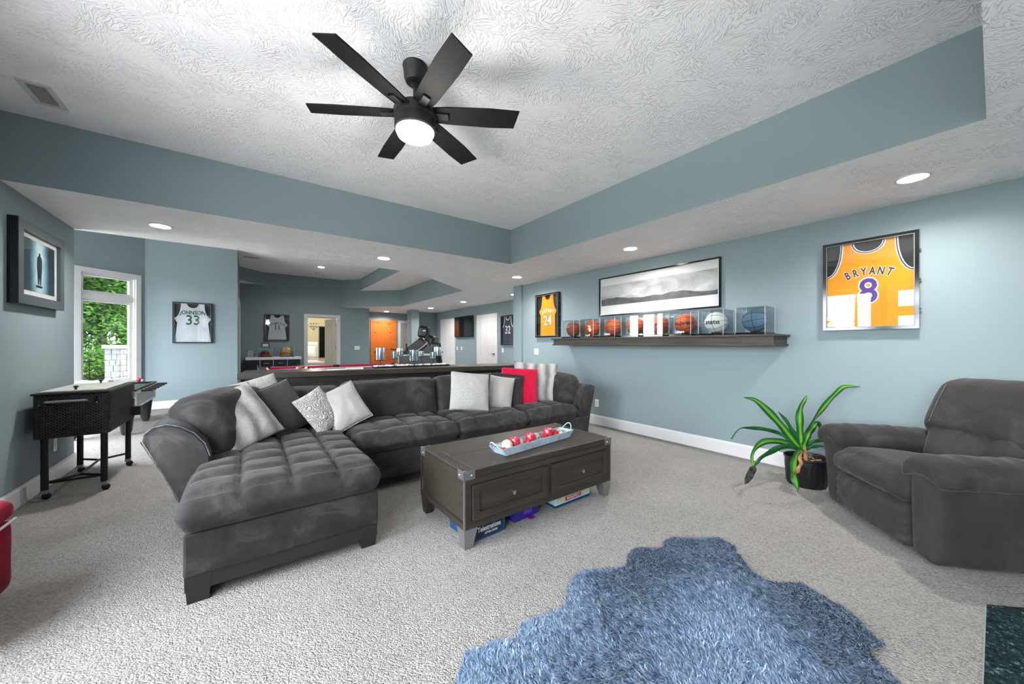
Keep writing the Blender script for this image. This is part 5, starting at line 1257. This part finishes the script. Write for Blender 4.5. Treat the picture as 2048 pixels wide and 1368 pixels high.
def glass_box(label, x, y, w, d, h):
    o = thing('display_case', label, 'display case', (x, y, .9055)); q = MB(); q.box(-w / 2, w / 2, -d / 2, d / 2, 0, .015); q.build('base', 'black_gloss', o)
    for nm, bx in (('front_pane', (-w / 2, w / 2, -d / 2, -d / 2 + .003, .015, h)), ('back_pane', (-w / 2, w / 2, d / 2 - .003, d / 2, .015, h)), ('side_pane', (-w / 2, -w / 2 + .003, -d / 2 + .003, d / 2 - .003, .015, h)), ('side_pane', (w / 2 - .003, w / 2, -d / 2 + .003, d / 2 - .003, .015, h)), ('top_pane', (-w / 2, w / 2, -d / 2, d / 2, h, h + .003))): q = MB(); q.box(*bx); q.build(nm, 'acrylic', o)
    q = MB(); e = .004
    for x_ in (-w / 2, w / 2 - e):
        for y_ in (-d / 2, d / 2 - e): q.box(x_, x_ + e, y_, y_ + e, .015, h)
    q.build('corner_edges', 'white_plastic', o); return o


hx_ = yp(573, 700, 11.98).x; glass_box('clear case holding the yellow football helmet', hx_, 11.98, .36, .30, .29)
o = thing('football_helmet', 'shiny yellow football helmet with a white oval letter emblem', 'helmet', (hx_ - .02, 11.98, 1.05))
q = softbox(.26, .2, .22, .09, (16, 14, 14), lambda p, u, v, w: Vector((p.x, p.y, p.z)) + Vector((.02 * w, 0, .012 * (1 - u * u)))); q.build('shell', 'helmet_yellow', o, 180)
q = MB(Matrix.Translation((-.01, -.1075, .035)) @ Matrix.Rotation(PI / 2, 4, 'X') @ Matrix.Diagonal((1.3, .9, 1, 1))); q.lathe([(.045, 0), (.045, .003)], 24); e = q.build('emblem', 'ink_white', o)
lettering('emblem_letter', 'G', .06, 'ink_green', e, (-.01, -.1115, .035), .002, 1.3, rot=R9)
q = MB(); q.box(-.1, .11, -.085, .085, -.112, -.095, bev=.004); q.build('padding', 'ink_white', o)
q = MB()
for z in (-.05, -.015, .02): q.tube([(.10, -.09, z), (.15, -.07, z - .01), (.175, 0, z - .015), (.15, .07, z - .01), (.10, .09, z)], .006, 6)
q.tube([(.17, -.02, -.07), (.174, -.02, .01)], .005, 6); q.build('face_mask', 'ink_gray', o, 60)
rx_ = yp(530, 700, 11.95).x; glass_box('clear case holding the red and black cap helmet', rx_, 11.95, .33, .26, .255)
o = thing('batting_helmet', 'red batting helmet with a black crown', 'helmet', (rx_, 11.95, .985))
q = MB(); q.lathe([(.105, -.06), (.108, .0), (.09, .06), (.05, .095), (.005, .105)], 24); q.build('crown', 'black_gloss', o, 60); q = MB(); q.lathe([(.107, -.062), (.112, -.03), (.110, .012)], 24, cap=False); q.build('band', 'helmet_red', o, 60)
q = MB(); q.prism([(.05, -.1), (.15, -.075), (.19, 0), (.15, .075), (.05, .1)], -.062, -.048); q.build('brim', 'helmet_red', o)
o = thing('photo_frame', 'small black framed sign standing on the red helmet case', 'photo frame', (yp(531, 690, 11.98).x, 11.98, 1.168)); q = MB(Matrix.Rotation(.1, 4, 'X')); q.box(-.085, .085, -.008, .008, 0, .125, bev=.003); q.build('frame', 'black_plastic', o); q = MB(Matrix.Rotation(.1, 4, 'X')); q.box(-.066, .066, -.010, -.008, .02, .105); q.build('picture', 'mat_board', o)

# ================================================================== MASSAGE CHAIR
mc = thing('massage_chair', 'black reclining massage chair with grey shell and tall headrest beside the pool table', 'massage chair', (3.55, 8.45, 0), -YAW)
# local: x to the right as seen from the sofa, y away, z up ; the seat faces -x
LS = 'chair_leather'
q = MB(); q.box(-.5, .35, -.3, .3, 0, .1, bev=.03); q.build('base', 'chair_shell', mc)
for s in (-1, 1):
    side = [(-.42, .1), (.38, .1), (.40, .55), (.30, 1.10), (.14, 1.33), (.0, 1.36), (-.18, 1.25), (-.34, 1.12), (-.52, .98), (-.50, .80), (-.36, .55)]
    T = Matrix.Translation((0, s * .36, 0)) @ Matrix.Rotation(PI / 2, 4, 'X'); q = MB(T); q.prism(side, -.05, .05); sp = q.build('side_shell', 'chair_shell', mc)
    q = MB(); q.tube([(x, s * .36 - .056, z) for x, z in ((-.50, .98), (-.3, 1.0), (-.12, 1.08), (.05, 1.20), (.16, 1.30))], .012, 6); q.build('piping', 'piping_white', sp, 60)
    q = softbox(.56, .13, .30, .06, (10, 5, 8), None, Mx=Matrix.Translation((-.12, s * .36, 1.16)) @ Matrix.Rotation(math.radians(-38), 4, 'Y')); q.build('arm_pod', LS, mc, 180)
q = softbox(.24, .55, .9, .08, (8, 10, 14), wob(51, .01), Mx=Matrix.Translation((.05, 0, 1.05)) @ Matrix.Rotation(math.radians(20), 4, 'Y')); q.build('backrest', LS, mc, 180)
q = softbox(.26, .34, .30, .07, (8, 8, 8), None, Mx=Matrix.Translation((-.02, 0, 1.56)) @ Matrix.Rotation(math.radians(8), 4, 'Y')); hd = q.build('headrest', LS, mc, 180)
q = MB(); q.box(-.02, .06, -.174, -.168, 1.57, 1.60); q.build('badge', 'piping_white', hd)
q = softbox(.6, .52, .2, .07, (10, 8, 6), None, Mx=Matrix.Translation((-.18, 0, .55))); q.build('seat', LS, mc, 180)
q = softbox(.22, .52, .5, .08, (8, 8, 10), None, Mx=Matrix.Translation((-.56, 0, .38)) @ Matrix.Rotation(math.radians(18), 4, 'Y')); q.build('calf_rest', LS, mc, 180)
q = softbox(.26, .10, .36, .05, (8, 4, 10), None, Mx=Matrix.Translation((.34, -.36, 1.12))); q.build('shoulder_pod', LS, mc, 180)
q = MB(); q.tube([(-.30, -.42, 1.02), (-.5, -.42, 1.12), (-.72, -.42, 1.14)], .012, 6); q.build('remote_arm', 'black_metal', mc, 60)
q = MB(); q.box(-.36, -.32, -.45, -.42, 1.08, 1.27, bev=.008); q.build('remote', 'black_plastic', mc)
q = MB(); q.box(-.02, .28, -.418, -.412, .99, 1.03); q.build('light_strip', 'lid_gray', mc)

# ================================================================== WICKER COOLER CART
cl_ = thing('wicker_cooler', 'black wicker cooler cart with steel lid on caster legs', 'cooler', (-1.165, 4.5, 0))
CW, CL2, cz0, cz1 = .41, .86, .49, .845
q = MB(); q.box(-CW / 2, CW / 2, .02, CL2, cz0, cz1, bev=.012); q.build('tub', 'black_plastic', cl_)
q = MB()
for k in range(13):
    for r_ in range(30): x = -CW / 2 + .012 + k * .0302 + (.015 if r_ % 2 else 0); q.box(x, min(CW / 2 - .002, x + .024), .008, .021, cz0 + .008 + r_ * .0113, cz0 + .008 + r_ * .0113 + .0085)
q.build('front_weave', 'weave_black', cl_, kind='stuff')
q = MB()
for k in range(26):
    for r_ in range(26): y = .03 + k * .0318 + (.016 if r_ % 2 else 0); q.box(CW / 2 - .001, CW / 2 + .008, y, min(CL2 - .005, y + .022), cz0 + .008 + r_ * .013, cz0 + .008 + r_ * .013 + .0085)
q.build('side_weave', 'weave_black', cl_, kind='stuff')
q = MB(); q.box(-CW / 2 - .008, CW / 2 + .008, .0, CL2 + .01, cz1 - .004, cz1 + .014, bev=.006); q.build('rim', 'black_plastic', cl_)
for k in range(2):
    y0_ = .04 + k * .395; q = MB(); q.box(-CW / 2 + .025, CW / 2 - .025, y0_, y0_ + .385, cz1 + .014, cz1 + .026, bev=.004); ld = q.build('lid', 'lid_gray', cl_)
    q = MB(Matrix.Translation((0, y0_ + (.06 if k == 0 else .3), 0))); q.lathe([(.008, cz1 + .026), (.007, cz1 + .04), (.016, cz1 + .048), (.015, cz1 + .056), (.005, cz1 + .06)], 14); q.build('knob', 'black_plastic', ld, 45)
q = MB(); q.tube([(-.13, -.03, .79), (.10, -.03, .79)], .010, 8); h_ = q.build('handle', 'brushed_steel', cl_, 60)
for x in (-.14, .11): q = MB(); q.prism([(x - .035, .012), (x + .035, .012), (x + .015, -.035), (x - .015, -.035)], .765, .815); q.build('handle_bracket', 'black_plastic', h_)
for x in (-.165, -.135, .105, .14): q = MB(); q.sphere((x, .0, .765), .008, 8); q.build('screw', 'steel', h_, 60)
q = MB(); q.box(CW / 2 + .005, CW / 2 + .075, .70, .80, .53, .62, bev=.004); q.build('cap_catcher', 'black_plastic', cl_)
q = MB(); q.box(CW / 2 + .006, CW / 2 + .022, .73, .765, .71, .77, bev=.003); q.tube([(CW / 2 + .014, .745, .71), (CW / 2 + .03, .745, .68)], .006, 6); q.build('bottle_opener', 'steel', cl_)
for x in (-.155, .17):
    for y in (.06, .82):
        q = MB(); q.cyl((x, y), .022, .075, cz0, 16); lg = q.build('leg', 'black_metal', cl_, 40)
        q = MB(); q.box(x - .022, x + .022, y - .016, y + .016, .045, .078, bev=.004); q.build('caster_fork', 'brushed_steel', lg)
        q = MB(Matrix.Translation((x + .01, y, .026)) @ Matrix.Rotation(PI / 2, 4, 'X')); q.lathe([(.022, -.011), (.026, -.008), (.026, .008), (.022, .011)], 18); q.build('wheel', 'black_plastic', lg, 40)
for a, b in (((-.155, .06), (.0, .2)), ((.17, .06), (.0, .2)), ((.0, .2), (.0, .68)), ((-.155, .82), (.0, .68)), ((.17, .82), (.0, .68)), ((-.155, .06), (.17, .06))): q = MB(); q.tube([(*a, .13), (*b, .13)], .010, 8); q.build('brace', 'black_metal', cl_, 60)

# ================================================================== GAME TABLE IN THE BAY
gt = thing('foosball_table', 'white foosball table with black rim and rods by the bay window', 'game table', (-1.95, 7.0, 0))
q = MB(); q.box(0, .70, 0, 1.42, .36, .60, bev=.006); q.build('cabinet', 'white_plastic', gt)
for a in ((-.01, .71, -.01, .03), (-.01, .71, 1.39, 1.43), (-.01, .03, .03, 1.39), (.67, .71, .03, 1.39)): q = MB(); q.box(*a, .60, .632, bev=.004); q.build('rim', 'black_plastic', gt)
q = MB(); q.box(.03, .67, .03, 1.39, .585, .603); q.build('playing_field', 'foliage', gt)
for k in range(6):
    y = .16 + k * .22; q = MB(); q.tube([(-.1, y, .60), (.80, y, .60)], .008, 8); rd = q.build('rod', 'steel', gt, 60)
    q = MB(); q.tube([(.74, y, .60), (.86, y, .60)], .015, 10); q.build('grip', 'black_plastic', rd, 60)
    for x in (.25, .45): q = MB(); q.box(x - .015, x + .015, y - .01, y + .01, .55, .615); q.build('player', 'helmet_red' if k % 2 else 'ink_navy', rd)
q = MB(); q.box(.70, .712, .15, 1.25, .40, .56); q.build('side_panel', 'deco_gray', gt)
for y in (.06, 1.2):
    for x in (.02, .52): q = softbox(.17, .17, .40, .05, (6, 6, 8), lambda p, u, v, w: Vector((p.x * (.78 + .22 * w), p.y * (.78 + .22 * w), p.z)), Mx=Matrix.Translation((x + .08, y + .07, .20))); q.build('leg', 'suede_recliner', gt, 180)
m = mat('towel_stripe', (220, 220, 226)); t = NT(m); wv = t.new('ShaderNodeTexWave'); wv.inputs['Scale'].default_value = 9; t.link(t.coord(), wv.inputs['Vector']); t.link(t.ramp(wv.outputs['Fac'], [(.45, (226, 228, 232)), (.55, (40, 46, 64)), (.8, (226, 228, 232))]), t.b.inputs['Base Color'])
q = softbox(.36, .26, .07, .03, (14, 10, 4), lambda p, u, v, w: p + Vector((0, 0, .03 * nz(p, 6, 3))), Mx=Matrix.Translation((-1.86, 8.05, .67))); tag(q.build('striped_towel', 'towel_stripe', None, 180), 'folded white and navy striped towel on the foosball table', 'towel')
o = thing('toy_ball', 'small pink red toy on the foosball table rim', 'toy', (-1.45, 8.42, .665)); q = MB(); q.sphere((0, 0, 0), .033, 12); q.build('body', 'helmet_red', o, 180); q = MB(); q.sphere((.035, 0, -.01), .022, 10); q.build('tail', 'ink_white', o, 180)

# ================================================================== RED OTTOMAN AT THE LEFT EDGE
ot = thing('red_ottoman', 'red velvet ottoman with a piped lid on dark tapered legs', 'ottoman', (-1.115, 2.56, 0))
q = softbox(.44, .44, .32, .03, (10, 10, 8), wob(61, .006), Mx=Matrix.Translation((0, 0, .27))); q.build('body', 'red_velvet', ot, 180)
q = softbox(.455, .455, .10, .045, (14, 14, 6), lambda p, u, v, w: p + Vector((0, 0, .015 * (1 - u * u) * (1 - v * v) if w > 0 else 0)), Mx=Matrix.Translation((0, 0, .475))); q.build('lid', 'red_velvet', ot, 180)
q = MB(); q.tube([(-.21, -.225, .425), (.21, -.225, .425), (.225, -.21, .425), (.225, .21, .425), (.21, .225, .425), (-.21, .225, .425)], .006, 6); q.build('piping', 'ink_white', ot, 60)
for x in (-.17, .17):
    for y in (-.17, .17): q = MB(); q.cyl((x, y), .016, 0, .115, 12, .026); q.build('leg', 'sofa_wood', ot, 40)
